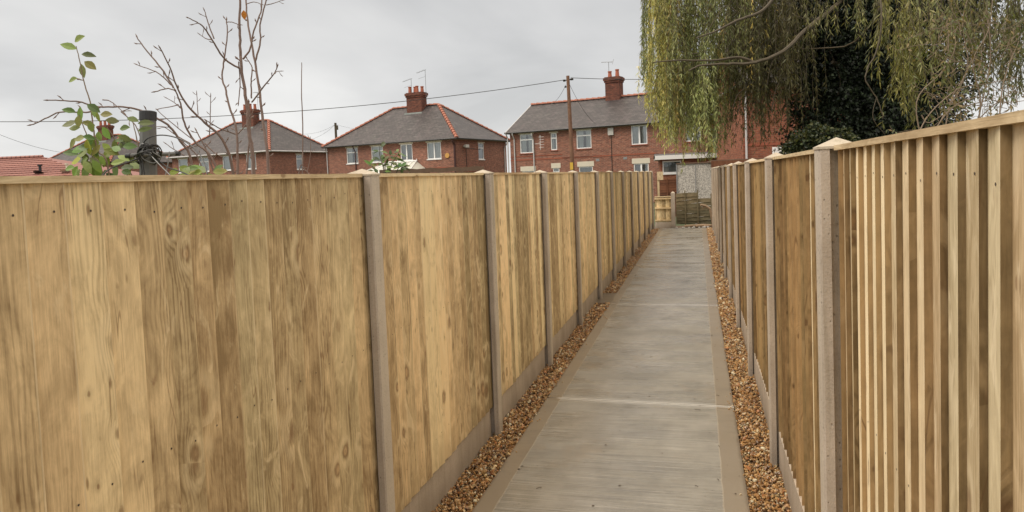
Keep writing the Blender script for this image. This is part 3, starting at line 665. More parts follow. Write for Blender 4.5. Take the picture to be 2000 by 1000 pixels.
def roof_mesh(root, x0, x1, y0, y1, He, Hr, hipL, hipR, matn='slate', over=.3, name='roof'):
    b = MB(); X0, X1, Y0, Y1 = x0-over, x1+over, y0-over, y1+over; ym = (y0+y1)/2
    e = He-.02; rl = X0+(hipL if hipL else 0); rr = X1-(hipR if hipR else 0)
    A, B_, C_, D_ = Vector((X0, Y0, e)), Vector((X1, Y0, e)), Vector((X1, Y1, e)), Vector((X0, Y1, e)); L_, R_ = Vector((rl, ym, Hr)), Vector((rr, ym, Hr))
    def sl(q):  # subdivided-free slope
        b.face(q)
    sl([A, B_, R_, L_]); sl([C_, D_, L_, R_])
    if hipL: sl([D_, A, L_])
    if hipR: sl([B_, C_, R_])
    rf = b.build(name, M[matn], root)
    b = MB(); b.box((X0+.02, Y0+.02, e-.10), (X1-.02, Y1-.02, e-.012)); b.build('soffit', M['soffit'], root)
    return rf, (A, B_, C_, D_, L_, R_)
def gutter(root, pts, mat_='gutter', r=.06):
    b = MB(); b.tube(pts, r, 8); return b.build('gutter', M[mat_], root)
def downpipe(root, x, y, z0, z1, mat_, dx=0, dy=-.06):
    b = MB(); b.tube([(x+dx, y-.3, z1), (x+dx, y-.28, z1-.12), (x, y+dy, z1-.4), (x, y+dy, z0)], .042, 8); return b.build('downpipe', M[mat_], root)

def semi(px, d, W_, D_, label, wins, side, extra=None, curt=('curtain', 'net', 'blind', 'net'), aer=(), gcol='gutter'):
    He, Hr = 4.9, 7.9
    r = empty('brick_house', G(px, d), ROT, label, 'house', 'brick houses behind the left fence')
    b = MB(); holes = [(a, c, e, g_) for a, c, e, g_, s in wins]
    wall(b, -W_, 0, 0, He, holes)
    R1 = Matrix.Rotation(math.pi/2, 4, 'Z')
    shol = [(a, c, e, g_) for a, c, e, g_, s in side]
    wall(b, 0, D_, 0, He, shol, M_=R1)
    b.face([(0, D_, 0), (-W_, D_, 0), (-W_, D_, He), (0, D_, He)]); b.face([(-W_, D_, 0), (-W_, 0, 0), (-W_, 0, He), (-W_, D_, He)])
    b.build('wall', M['brick'], r)
    for i, (a, c, e, g_, s) in enumerate(wins): window(r, a, c, e, g_, s, curtain=curt[i % len(curt)])
    for a, c, e, g_, s in side: window(r, a, c, e, g_, s, R1, curtain='blind')
    rf, (A, B_, C_, E_, L_, R_) = roof_mesh(r, -W_, 0, 0, D_, He, Hr, D_/2+.3, D_/2+.3)
    for p, q in ((L_, R_), (B_, R_), (A, L_), (C_, R_)): ridge_tiles(rf, p+Vector((0, 0, .03)), q+Vector((0, 0, .03)), 'hip_tiles' if p is not L_ else 'ridge_tiles')
    o = .33
    gutter(r, [(-W_-o, -o, He-.05), (o, -o, He-.05)], gcol); gutter(r, [(o, -o, He-.051), (o, D_+o, He-.051)], gcol)
    cx = -W_*.47
    chimney(r, cx, D_/2-.35, Hr-1.0, Hr+1.05, 1.45, .75, [(-.5, -.15, .5), (-.17, .1, .5), (.17, -.12, .52), (.5, .12, .48)], aer)
    if extra: extra(r, R1)
    return r
def H2x(r, R1):
    downpipe(r, -.12, 0, 0, 4.8, 'pipeb'); downpipe(r, -9.3, 0, 0, 4.8, 'pipeb'); downpipe(r, -12.2, 0, 0, 4.8, 'pipew')
    downpipe(r, -.05, 0, 0, 4.8, 'pipeb')
    b = MB(); b.tube([(.3, 7.45, 4.85), (.28, 7.35, 4.6), (.08, 7.3, 4.3), (.08, 7.3, 0)], .05, 8); b.build('downpipe', M['pipew'], r)
    b = MB(); b.tube([(.08, 7.3, 2.3), (.2, 7.0, 2.25), (.1, 7.7, 2.2)], .04, 8); b.build('waste_pipe', M['pipew'], r)
    b = MB(); b.tube([(-.75, 0, 3.65), (-.75, -.06, 3.65)], .19, 8); b.build('alarm_box', M['bell'], r)
    b = MB(); b.box((.0, 1.0, 4.25), (.3, 1.12, 4.37)); b.box((.22, .85, 4.2), (.36, 1.3, 4.42)); b.build('security_light', M['cream'], r)
    b = MB(); b.tube([(.02, 1.2, 4.2), (.02, 3.6, 4.1), (.02, 3.6, 4.6)], .015, 4); b.tube([(.02, 1.4, 4.2), (.02, 1.4, 2.)], .02, 4); b.build('wall_cable', M['wire'], r)
    b = MB(); b.box((-2.2, -.02, 2.75), (-.3, .0, 2.82)); b.build('wall_band', M['sill'], r)
    # conservatory
    b = MB(); zr, ze = 3.35, 2.55
    b.face([(-6.9, -2.6, ze), (-2.4, -2.6, ze), (-3.5, -.03, zr), (-6.3, -.03, zr)])
    b.face([(-2.4, -2.6, ze), (-2.4, -.03, ze), (-3.5, -.03, zr)]); b.face([(-6.9, -.03, ze), (-6.9, -2.6, ze), (-6.3, -.03, zr)])
    cr = b.build('conservatory_roof', M['poly'], r)
    b = MB()
    for k in range(9):
        t = k/8; b.tube([(-6.9+4.5*t, -2.6, ze+.02), (-6.3+2.8*t, -.06, zr+.02)], .035, 5)
    b.tube([(-6.35, -.08, zr+.04), (-3.45, -.08, zr+.04)], .06, 6); b.tube([(-6.9, -2.6, ze), (-2.4, -2.6, ze)], .06, 6)
    for k in range(6): x = -5.2+.35*k; b.tube([(x, -.08, zr), (x, -.08, zr+.2)], [.05, .02], 5)
    b.build('glazing_bar', M['upvc'], cr)
    b = MB(); b.box((-6.85, -2.5, 0), (-2.45, -.02, .8)); b.build('conservatory_base', M['brick'], r)
    b = MB()
    for k in range(8): x = -6.8+4.25*k/7; b.box((x, -2.5, .8), (x+.06, -2.44, ze))
    b.build('conservatory_frame', M['upvc'], r)
    b = MB(); b.face([(-6.8, -2.46, .8), (-2.5, -2.46, .8), (-2.5, -2.46, ze), (-6.8, -2.46, ze)]); b.build('conservatory_glass', M['glass'], r)
def tloc(px, pxc, d, ang=28):
    k = (px-1000)/1444; l0 = (pxc-1000)/1444*d; a = math.radians(ang)
    return -((l0-k*d)/(math.cos(a)+k*math.sin(a)))
def sloc(px, pxc, d, ang=28):
    k = (px-1000)/1444; l0 = (pxc-1000)/1444*d; a = math.radians(ang)
    return (k*d-l0)/(math.sin(a)-k*math.cos(a))
def wl(pxc, d, lst, z0=3.45, z1=4.68, s='two'): return [(-tloc(a, pxc, d)*-1 if False else -abs(tloc(a, pxc, d)), -abs(tloc(c, pxc, d)), z0, z1, st) for a, c, st in lst]
w2 = wl(893, 54, [(680, 702, 'top'), (728, 751, 'top'), (785, 808, 'two'), (837, 864, 'two')])
s2 = [(sloc(937, 893, 54), sloc(948, 893, 54), 3.35, 4.6, 'top')]
semi(893, 54, 12.2, 7.75, 'red brick semi with white conservatory roof and yellow alarm box, straight behind the left fence', w2, s2, H2x,
     aer=((-.3, -.2, 1.15, -1, 'h'), (.95, 0, 1.75, -1, 'h')))
def H1x(r, R1):
    downpipe(r, -2.1, 0, 0, 4.8, 'pipew'); 
    b = MB(); b.tube([(.3, 7.45, 4.85), (.28, 7.35, 4.6), (.08, 7.3, 4.3), (.08, 7.3, 0)], .05, 8); b.build('downpipe', M['pipew'], r)
w1 = wl(530, 62, [(352, 370, 'one'), (392, 411, 'top'), (438, 457, 'one'), (484, 503, 'one')])
s1 = [(sloc(582, 530, 62), sloc(594, 530, 62), 3.3, 4.6, 'top')]
semi(530, 62, 12.2, 7.75, 'red brick semi with hipped slate roof seen through the bare sapling stems', w1, s1, H1x, curt=('net', 'net', 'net', 'curtain'), aer=((.8, .2, 1.5, 1, 'y'),), gcol='pipew')
w0 = wl(220, 72, [(100, 118, 'one'), (160, 178, 'two')])
semi(220, 72, 12.2, 7.75, 'farthest brick semi with hipped roof, half hidden behind the leafy branches', w0, [], aer=())

# terrace on the right
def terrace():
    d0, px0 = 50., 999; a = math.radians(29)
    r = empty('terraced_house', G(px0, d0), math.radians(14.2-29), 'long red brick terrace with gabled slate roof behind the utility pole', 'house')
    k = lambda px: ((px-1000)/1444*d0-(px0-1000)/1444*d0)/(math.cos(a)+(px-1000)/1444*math.sin(a))
    def dep(px): return d0-k(px)*math.sin(a)
    def zz(px, y): return EYE+((334+(1362-px)*.0386)-y)*dep(px)/1444
    He, Hr, D_, W_ = 4.88, 7.0, 7.6, 20.5
    U = [(1018, 1043, 262, 299, 'top', 'curtain'), (1078, 1090, 260, 293, 'top', 'curtain'), (1128, 1157, 254, 290, 'top', 'curtain'), (1235, 1266, 245, 282, 'two', 'curtain'), (1340, 1370, 238, 276, 'two', 'net')]
    Lw = [(1020, 1045, 334, 360, 'top', 'net'), (1080, 1093, 328, 354, 'top', 'net'), (1131, 1158, 325, 366, 'top', 'blind'), (1238, 1267, 319, 362, 'two', 'blind')]
    wins = []
    for x0, x1, y0, y1, s, c in U+Lw: xm = (x0+x1)/2; wins.append((k(x0), k(x1), max(.9, zz(xm, y1)), zz(xm, y0), s, c))
    b = MB(); wall(b, 0, W_, 0, He, [w[:4] for w in wins]); ym = D_/2
    b.face([(W_, 0, 0), (W_, D_, 0), (W_, D_, He), (W_, ym, Hr-.1), (W_, 0, He)]); b.face([(0, D_, 0), (0, 0, 0), (0, 0, He), (0, ym, Hr-.1), (0, D_, He)]); b.face([(W_, D_, 0), (0, D_, 0), (0, D_, He), (W_, D_, He)])
    b.build('wall', M['brick'], r)
    for i, w in enumerate(wins): window(r, *w[:5], lintel=.09 if i < len(U) else .32, sill='brick', curtain=w[5])
    b = MB(); b.box((0, -.02, 2.95), (k(1280), 0, 3.02)); b.box((0, -.02, 3.2), (k(1100), 0, 3.24)); b.build('string_course', M['sill'], r)
    rf, (A, B_, C_, E_, L_, R_) = roof_mesh(r, 0, W_, 0, D_, He, Hr, 0, 0, over=.22)
    ridge_tiles(rf, L_+Vector((0, 0, .03)), R_+Vector((0, 0, .03)))
    b = MB(); b.tube([A+Vector((-.01, 0, .0)), L_], .035, 6); b.build('verge', M['pipew'], rf)
    gutter(r, [(-.25, -.27, He-.05), (W_, -.27, He-.05)], 'gutter')
    downpipe(r, .35, 0, 0, 4.8, 'pipew'); downpipe(r, -.15, 0, 0, 4.9, 'pipew'); downpipe(r, k(1045), 0, 0, 4.7, 'pipew')
    b = MB(); x = k(1196); b.box((x-.18, -.12, zz(1196, 264)), (x+.18, 0, zz(1196, 250))); b.build('alarm_box', M['cream'], r)
    b = MB(); b.tube([(x, -.03, zz(1196, 264)), (x, -.03, 1.5)], .018, 4); b.tube([(k(1100), -.02, 3.0), (k(1160), -.02, 3.02)], .015, 4); b.build('wall_cable', M['wire'], r)
    b = MB(); x = k(1061)
    b.tube([(x, -.25, 3.6), (x, -.25, 4.55)], .015, 5); b.tube([(x, -.25, 4.1), (x, 0, 4.1)], .015, 5)
    for i in range(5): b.tube([(x-.1+.05*(i % 2), -.28, 3.75+.17*i), (x+.28, -.28, 3.75+.17*i)], .012, 4)
    b.tube([(x-.4, -.26, 4.0), (x, -.26, 4.0)], .012, 4)
    b.build('wall_aerial', M['upvc'], r)
    for px, zc in ((1168, 2.75), (1222, 2.78)):
        b = MB(); b.box((k(px)-.12, -.01, zc-.08), (k(px)+.12, .0, zc+.08)); b.build('air_vent', M['wireg'], r)
    cx = k(1223)-2.05
    chimney(r, cx, ym-.05, Hr-.9, Hr+1.35, 1.0, .75, [(-.28, 0, .42), (.25, 0, .5)], ((-.38, .1, 1.05, 1, 'y'),))
    return r
terrace()

# single storey brick outbuilding with white fascia, partly behind the willow
q = G(1290, 36)
r = empty('brick_outbuilding', q, math.radians(14.2-10), 'low orange brick outbuilding with white window and grey roof under the willow', 'outbuilding')
b = MB(); wall(b, 0, 9, 0, 2.45, [(.1, 1.0, 1.75, 2.35)]); b.face([(0, 4, 0), (0, 0, 0), (0, 0, 2.45), (0, 2, 2.6), (0, 4, 2.45)]); b.face([(9, 0, 0), (9, 4, 0), (9, 4, 2.45), (9, 2, 3.6), (9, 0, 2.45)]); b.face([(2.6, 4, 0), (2.6, 0, 0), (2.6, 0, 2.45), (2.6, 2, 3.7), (2.6, 4, 2.45)]); b.build('wall', M['brick2'], r)
window(r, .1, 1.0, 1.75, 2.35, 'one', lintel=0, curtain='blind')
roof_mesh(r, 0, 2.3, 0, 4, 2.55, 2.75, 0, 0, over=.25); roof_mesh(r, 2.82, 9, 0, 4, 2.552, 3.9, 0, 0, over=.25)
b = MB(); b.box((-.25, -.29, 2.42), (9.2, -.255, 2.62)); b.build('fascia', M['upvc'], r)
# garage with pebbledash wall
q = G(1323, 26.2)
r = empty('garage', q, math.radians(1.5), 'pebbledash garage with flat felt roof at the end of the path', 'garage')
b = MB(); b.box((0, 0, 0), (7.5, 5, 2.06)); b.build('wall', M['pebdash'], r)
b = MB(); b.box((1.15, -.25, 2.07), (7.8, 5.2, 2.16)); b.box((-.03, -.04, 2.07), (1.14, 5.1, 2.11)); b.build('roof', M['felt'], r)
b = MB(); b.box((1.15, -.29, 1.9), (7.8, -.255, 2.13)); b.build('fascia_board', W['brown'], r)
b = MB(); b.tube([(.62, -.04, 0), (.62, -.04, 2.0)], .012, 5); b.tube([(-.02, -.015, 0), (-.02, -.015, 2.06)], .02, 5); b.build('wall_cable', M['wireg'], r)
# big orange brick house at right
q = G(1452, 29)
r = empty('orange_brick_house', q, math.radians(14.2-6), 'orange red brick house with slate roof behind the willow and ivy', 'house')
b = MB(); wall(b, 0, 5.5, 0, 5.1, [(.0+.9, 1.9, .9, 2.1)]); b.face([(0, 6, 0), (0, 0, 0), (0, 0, 5.1), (0, 3, 7.4), (0, 6, 5.1)]); b.face([(5.5, 0, 0), (5.5, 6, 0), (5.5, 6, 5.1), (5.5, 3, 7.4), (5.5, 0, 5.1)]); b.build('wall', M['brick2'], r)
window(r, .9, 1.9, .9, 2.1, 'two')
rf, (A, B_, C_, E_, L_, R_) = roof_mesh(r, 0, 5.5, 0, 6, 5.1, 7.6, 0, 0, over=.3); ridge_tiles(rf, L_, R_)
gutter(r, [(-.3, -.33, 5.05), (5.8, -.33, 5.05)]); downpipe(r, .12, 0, 0, 5, 'pipew')
b = MB(); b.box((0, -.02, 2.7), (5.5, 0, 2.78)); b.build('string_course', M['sill'], r)
b = MB(); q0 = 1.1; b.box((q0, -.08, 2.25), (q0+1.1, -.02, 2.62)); b.build('white_board', M['upvc'], r)

# red tiled bungalow at left
q = G(228, 42)
r = empty('bungalow', q, math.radians(14.2-4), 'low bungalow with red tiled hipped roof at the far left', 'bungalow')
b = MB(); b.box((-14, 0, 0), (0, 8.4, 2.4)); b.build('wall', M['brick'], r)
rf, (A, B_, C_, E_, L_, R_) = roof_mesh(r, -14, 0, 0, 8.4, 2.45, 4.28, 3.5, 7.6, "redtile")
b = MB(); b.tube([L_+Vector((0, 0, .03)), R_+Vector((0, 0, .03))], .1, 6); b.build('ridge_tiles', M['redtile'], rf)
b = MB()
nrow = 14
for k in range(nrow):   # raised front edge of every tile course
    t = (k+.0)/nrow; a0 = A.lerp(L_, t); a1 = B_.lerp(R_, t); b.tube([a0+Vector((.03, -.01, .02)), a1+Vector((-.03, -.01, .02))], .022, 4)
b.build('tile_course', M['redtile'], rf)
for px, zt, mm, rad in ((50, .62, 'blackp', .08), (105, .5, 'lintel', .065)):
    xx = (px-235)/1444*43.8/math.cos(math.radians(4)); 
    b = MB(); yb = 1.6; zb = 2.45+(yb+.3)/4.5*1.83
    b.tube([(xx, yb, zb-.1), (xx, yb, zb+.38), (xx, yb, zb+.39), (xx, yb, zb+.47)], [rad, rad, rad*1.7, rad*1.7], 8); b.tube([(xx, yb-.15, zb-.02), (xx, yb-.12, zb+.03)], [.3, .12], 8); b.build('vent_pipe', M[mm], rf)
# far gable behind
q = G(165, 105)
r = empty('distant_house', q, math.radians(14.2-60), 'tiny distant red roofed house beside the far brick semi', 'house')
b = MB(); b.box((-3, 0, 0), (3, 6, 4.9)); b.build('wall', M['brick'], r); roof_mesh(r, -3, 3, 0, 6, 4.95, 7.4, 0, 0, 'redtile')
# shed
q = G(742, 20); q2 = G(946, 20.3); L = (q2-q).length
r = empty('garden_shed', q, math.atan2(q2.y-q.y, q2.x-q.x), 'garden shed with rough brown felt roof edge just above the left fence', 'shed')
b = MB(); b.box((.1, .1, 0), (L-.1, 2.2, 2.02)); b.build('wall', W['brown'], r)
b = MB(); n = 14
for k in range(n):
    xa, xb = L*k/n, L*(k+1)/n; za, zb = 2.16+.015*math.sin(k*2.1), 2.16+.015*math.sin((k+1)*2.1)
    b.face([(xa, 0, za-.12), (xb, 0, zb-.12), (xb, 0, zb), (xa, 0, za)]); b.face([(xa, 0, za), (xb, 0, zb), (xb, 2.3, zb+.02), (xa, 2.3, za+.02)])
b.face([(0, 2.3, 2.04), (0, 0, 2.04), (0, 0, 2.16), (0, 2.3, 2.18)]); b.face([(L, 0, 2.04), (L, 2.3, 2.04), (L, 2.3, 2.18), (L, 0, 2.16)])
b.build('roof', M['felt'], r)

# ------------------------------------------------------------------ poles and wires
def wire_pts(a, c, sag, n=24):
    return [a.lerp(c, i/n)-Vector((0, 0, sag*4*(i/n)*(1-i/n))) for i in range(n+1)]
pd = 41.; pt = P(1109, 148, pd)
r = empty('utility_pole', (pt.x, pt.y, 0), 0, 'tall brown wooden utility pole in front of the terrace', 'utility pole')
b = MB(); b.tube([(0.12, 0, 0), (.06, 0, pt.z/2), (0, 0, pt.z)], [.125, .11, .09], 12); b.build('pole_shaft', W['pole'], r)
b = MB(); b.tube([(-.25, 0, pt.z-.25), (.28, 0, pt.z-.2)], .03, 6); b.tube([(-.27, 0, pt.z-.25), (-.14, 0, pt.z-.25)], .06, 6); b.tube([(.14, 0, pt.z-.21), (.3, 0, pt.z-.2)], .06, 6); b.tube([(-.2, 0, pt.z-.6), (-.1, 0, pt.z-.6)], .05, 6); b.build('insulator', M['wire'], r)
b = MB(); b.box((-.02, -.17, 1.8+.35), (.15, -.158, 1.8+.75)); b.build('pole_tag', M['ylw'], r)
T = pt-Vector((0, 0, .22))
for a, c, sag, rr, lab in ((P(-160, 236, 36), P(1103, 156, pd), .75, .017, 'long overhead cable running from the utility pole to the left across the sky'), (P(1115, 152, pd), P(1640, 120, 52), .5, .017, 'overhead cable running right from the utility pole into the willow'),
                       (P(1105, 166, pd), P(1074, 203, 53), .25, .01, 'thin drop wire from pole to the left end of the terrace ridge'), (P(1113, 166, pd), P(1162, 241, 46), .25, .01, 'thin drop wire from pole down to the terrace eaves'),
                       (P(-120, 205, 60), P(122, 298, 80), .6, .016, 'slanting cable at the far left above the red tiled roof')):
    b = MB(); b.tube(wire_pts(a, c, sag), rr, 5); tag(b.build('overhead_cable', M['wire']), lab, 'cable', 'overhead cables')
pt = P(655, 240, 85)
r = empty('utility_pole', (pt.x, pt.y, 0), 0, 'small distant utility pole between the two hipped roofs', 'utility pole')
b = MB(); b.tube([(0, 0, 0), (0, 0, pt.z)], [.17, .14], 10); b.build('pole_shaft', M['barkw'], r)
b = MB(); b.box((.1, -.12, pt.z-.8), (.28, .1, pt.z-.3)); b.build('pole_box', M['barkw'], r)
b = MB()
for a, c in (((655, 243), (590, 262)), ((655, 243), (600, 274)), ((657, 243), (740, 250))): b.tube(wire_pts(P(*a, 85), P(*c, 78), .3, 8), .012, 4)
b2 = b.build('drop_wire', M['wire']); tag(b2, 'fine wires fanning from the distant pole', 'cable')

# ------------------------------------------------------------------ clothes post with cables
base = P(290, 345, 3.05); top = P(289, 217, 3.05)
r = empty('washing_line_post', (base.x, base.y, 0), 0, 'grey plastic post with black cap and short cross bar wound with cables', 'post')
loc = lambda p: Vector(p)-Vector((base.x, base.y, 0))
b = MB(); b.tube([loc(Vector((base.x+(base.x-top.x), base.y, 0))), loc(base), loc(P(289, 234, 3.05))], [.034, .034, .031], 8, smooth=False); b.build('post_shaft', M['greyp'], r)
b = MB(); b.tube([loc(P(289, 235, 3.05)), loc(P(289, 218.5, 3.05)), loc(P(289, 217, 3.05))], [.0335, .0335, .028], 16); b.build('post_cap', M['blackp'], r)
b = MB(); b.tube([loc(P(252, 304, 2.95)), loc(P(345, 300, 3.05))], .0085, 10); b.build('cross_bar', M['greyp'], r)
for a, c in (((246, 304.5, 2.95), (255, 304, 2.95)), ((341, 300, 3.05), (351, 299.5, 3.05))):
    b = MB(); b.tube([loc(P(*a)), loc(P(*c))], .0105, 10); b.build('bar_cap', M['blackp'], r)
def smoothpts(pts, n=6):
    out = []; p = [pts[0]]+pts+[pts[-1]]
    for i in range(1, len(p)-2):
        for k in range(n):
            t = k/n; a, b_, c, d = p[i-1], p[i], p[i+1], p[i+2]
            out.append(.5*((2*b_)+(c-a)*t+(2*a-5*b_+4*c-d)*t*t+(3*b_-a-3*c+d)*t**3))
    out.append(pts[-1]); return out
b = MB()
for i in range(16):
    cx, cy = 290+rnd.uniform(-7, 9), 301+rnd.uniform(-9, 12); rx, ry = rnd.uniform(10, 23), rnd.uniform(7, 20); ph = rnd.uniform(0, 6.28)
    b.tube(smoothpts([P(cx+rx*math.cos(ph+t*.9)+rnd.uniform(-2, 2), cy+ry*math.sin(ph+t*.9)+rnd.uniform(-2, 2), 2.98+.09*math.sin(ph+t*.9)) for t in range(8)], 5), .0022, 5)
for pts in ([(198, 345, 2.75), (215, 330, 2.8), (247, 318, 2.85), (268, 310, 2.9), (280, 303, 2.95)], [(272, 300, 2.95), (285, 273, 2.95), (313, 264, 2.9), (348, 270, 2.85), (378, 288, 2.8), (395, 310, 2.75), (405, 340, 2.7)],
            [(300, 305, 2.95), (325, 325, 2.9), (352, 335, 2.85), (378, 346, 2.8)], [(276, 298, 2.93), (279, 320, 2.93), (283, 346, 2.93)], [(271, 305, 2.95), (277, 330, 2.95), (276, 350, 2.95)]):
    b.tube(smoothpts([P(*q) for q in pts], 6), .0026, 5)
tag(b.build('cable_tangle', M['wire']), 'tangle of black cables looped round the grey post', 'cable')
for pts, lab in (([(331, 296, 2.95), (328, 320, 2.95), (322, 347, 2.95)], 'grey line hanging from the right end of the post cross bar'), ([(272, 286, 2.92), (280, 281, 2.92), (300, 298, 2.9), (314, 308, 2.93), (300, 318, 2.93), (280, 310, 2.93), (274, 296, 2.92), (290, 300, 2.9), (312, 322, 2.88), (336, 346, 2.86)], 'pale grey line looped round the grey post then slanting down right')):
    b = MB(); b.tube(smoothpts([P(*q) for q in pts], 6), .0022, 5); tag(b.build('washing_line', M['wireg']), lab, 'washing line', 'grey washing lines on the post')

# ------------------------------------------------------------------ plants
def Z(pts, d, k=2.5, oy=0, ox=0): return [P(x/k+ox, y/k+oy, d if not isinstance(d, tuple) else d[0]+(d[1]-d[0])*i/max(1, len(pts)-1)) for i, (x, y) in enumerate(pts)]
def branch(b, pts, r0_, r1_, spurs=0., n=6):
    pts = smoothpts(pts, 5); m_ = len(pts)
    pts = [p+Vector((rnd.uniform(-1, 1), rnd.uniform(-1, 1), rnd.uniform(-1, 1)))*r1_*.5 for p in pts]
    b.tube(pts, [r0_+(r1_-r0_)*i/(m_-1) for i in range(m_)], n)
    if spurs:
        acc = 0; side = 1
        for i in range(1, m_):
            acc += (pts[i]-pts[i-1]).length
            if acc > spurs*rnd.uniform(.6, 1.4):
                acc = 0; side *= -1; t = (pts[i]-pts[i-1]).normalized(); s_ = (t.cross(fw)*side+t*.8+Vector((rnd.uniform(-.4, .4), rnd.uniform(-.4, .4), 0))).normalized()
                l = rnd.uniform(.012, .035); p = pts[i]; q = p+s_*l
                b.tube([p, p+s_*l*.6, q, q+(s_+t*.5).normalized()*.012], [r1_*.9, r1_*.7, r1_*1.35, .0008], 5)
        t = (pts[-1]-pts[-2]).normalized(); b.tube([pts[-1], pts[-1]+t*.008, pts[-1]+t*.022], [r1_, r1_*1.5, .0008], 5)
def leaf(b, c, L, w, dirv, nrm, col, fold=.25, droop=.2):
    d = dirv.normalized(); s_ = d.cross(nrm).normalized(); nn = s_.cross(d)
    prof = [(0, .04), (.18, .62), (.4, 1.), (.65, .86), (.85, .45), (1., .02)]; pts = []
    for t, ww in prof:
        m0 = c+d*(L*t)-nn*(droop*L*t*t); pts.append((m0-s_*w*ww/2+nn*fold*w*ww/2, m0, m0+s_*w*ww/2+nn*fold*w*ww/2))
    for a, e in zip(pts, pts[1:]):
        b.face([a[0], a[1], e[1], e[0]], 0, col, smooth=True); b.face([a[1], a[2], e[2], e[1]], 0, col, smooth=True)
def rdir(u=0.): 
    v = Vector((rnd.gauss(0, 1), rnd.gauss(0, 1), rnd.gauss(0, 1)+u)); return v.normalized()

# bare sapling
r = empty('bare_sapling', Vector((P(500, 345, 4.0).x, P(500, 345, 4.0).y, 0)), 0, 'tall bare sapling with several upright grey stems rising behind the left fence', 'tree')
off = r.location.copy(); b = MB()
def add(pts, d, r0_, r1_, sp=.1): branch(b, [p-off for p in Z(pts, d)], r0_*.88, r1_*.8, sp)
g0 = lambda x, d: (x, 2300)
add([(1235, 1500), (1240, 855), (1215, 640), (1207, 520), (1185, 380), (1173, 250), (1170, 120), (1173, -20), (1176, -200)], 4., .013, .006, .35)
add([(1290, 1500), (1310, 850), (1285, 600), (1265, 430), (1245, 300), (1220, 170), (1205, 60), (1200, -60)], (4.1, 4.3), .0105, .005, .16)
add([(1247, 300), (1272, 200), (1270, 120), (1300, 0), (1310, -60)], 4.2, .006, .004, .1)
add([(1186, 290), (1222, 235), (1240, 150), (1272, 60), (1280, -30)], 4.1, .006, .004, .1)
add([(1172, 335), (1100, 290), (1045, 210), (1000, 140), (960, 108), (920, 88)], (4., 3.7), .006, .003, .07)
add([(1045, 190), (1015, 110), (1000, 55)], 3.8, .004, .0025, .07); add([(1035, 195), (1005, 188), (980, 172)], 3.8, .003, .002, .06)
add([(1160, 1400), (1160, 855), (1155, 640), (1120, 520), (1100, 430), (1085, 380), (1095, 290), (1110, 180), (1105, 100)], (3.9, 4.0), .008, .0035, .07)
add([(1105, 108), (1130, 108), (1165, 120)], 4., .003, .0025, .07)
add([(1230, 500), (1290, 420), (1335, 365), (1355, 325)], (4.1, 3.9), .005, .003, .05); add([(1335, 365), (1350, 350), (1365, 348)], 3.9, .003, .002, .04)
add([(1228, 480), (1226, 400), (1230, 330), (1205, 285)], 4.1, .005, .003, .09)
add([(1165, 300), (1172, 400), (1165, 500)], 4.0, .004, .003, .06); add([(1200, 20), (1240, 10), (1270, 18)], 4.1, .003, .002, .1); add([(1300, 25), (1340, 15), (1372, 3)], 4.2, .003, .002, .1)
add([(1160, 655), (1200, 610), (1235, 545)], 4.0, .004, .003, .08); add([(1160, 660), (1080, 630), (1010, 590)], (4., 3.8), .004, .003, .06)
add([(1200, 900), (1215, 720), (1222, 600), (1215, 500)], 4.2, .006, .005, .2)
b.build('trunk', M['bark'], r)
b = MB(); leaf(b, P(476, 20, 4)-off, .05, .03, Vector((0, 0, -1)), Vector((.3, -1, 0)), (.50, .19, .04)); b.build('autumn_leaf', M['leaf'], r)
# leaning multi-branch apple
r = empty('leaning_bare_tree', Vector((P(440, 345, 3.6).x, P(440, 345, 3.6).y, 0)), 0, 'bare fruit tree with reddish branches fanning left behind the grey post', 'tree')
off = r.location.copy(); b = MB()
add([(1180, 1300), (1140, 850), (1085, 680), (1000, 600), (920, 520), (870, 440), (830, 330), (785, 240)], (3.7, 3.4), .0085, .003, .06)
add([(848, 430), (800, 350), (760, 300), (710, 240), (670, 185)], 3.45, .005, .003, .055); add([(835, 415), (790, 370), (750, 345), (672, 318)], 3.5, .0035, .0025, .06); add([(860, 445), (820, 432), (762, 447)], 3.5, .0035, .003, .05)
add([(1120, 1300), (1060, 830), (950, 690), (900, 600), (885, 520), (860, 450)], (3.6, 3.5), .007, .004, .08)
add([(1000, 1300), (940, 810), (880, 690), (830, 620), (760, 575), (690, 540), (600, 522), (480, 522), (400, 500), (330, 492), (240, 488)], (3.5, 3.2), .007, .003, .09)
add([(490, 522), (440, 545), (380, 548), (290, 548), (220, 580), (155, 610)], 3.2, .0045, .003, .09); add([(590, 545), (660, 610), (690, 690)], 3.2, .003, .002, .05)
add([(500, 488), (540, 495), (600, 545)], 3.25, .003, .002, .05); add([(968, 560), (964, 520), (962, 465)], 3.5, .0025, .0018, .04); add([(1022, 660), (1027, 560), (1028, 475)], 3.6, .003, .002, .04)
add([(945, 685), (850, 610), (775, 545)], 3.5, .003, .002, .07); add([(930, 700), (860, 660), (800, 620), (760, 620)], 3.45, .003, .002, .07); add([(900, 760), (850, 730), (815, 705)], 3.5, .003, .002, .07)
add([(870, 510), (840, 520), (780, 530)], 3.5, .003, .002, .08); add([(885, 530), (850, 500), (820, 482)], 3.5, .0025, .0018, .07)
add([(1040, 830), (1000, 720), (960, 640)], 3.6, .005, .003, .1); add([(1000, 860), (960, 760), (900, 700)], 3.6, .004, .003, .1); add([(1000, 700), (1040, 740), (1070, 760)], 3.6, .004, .002, .1)
b.build('trunk', M['bark'], r)
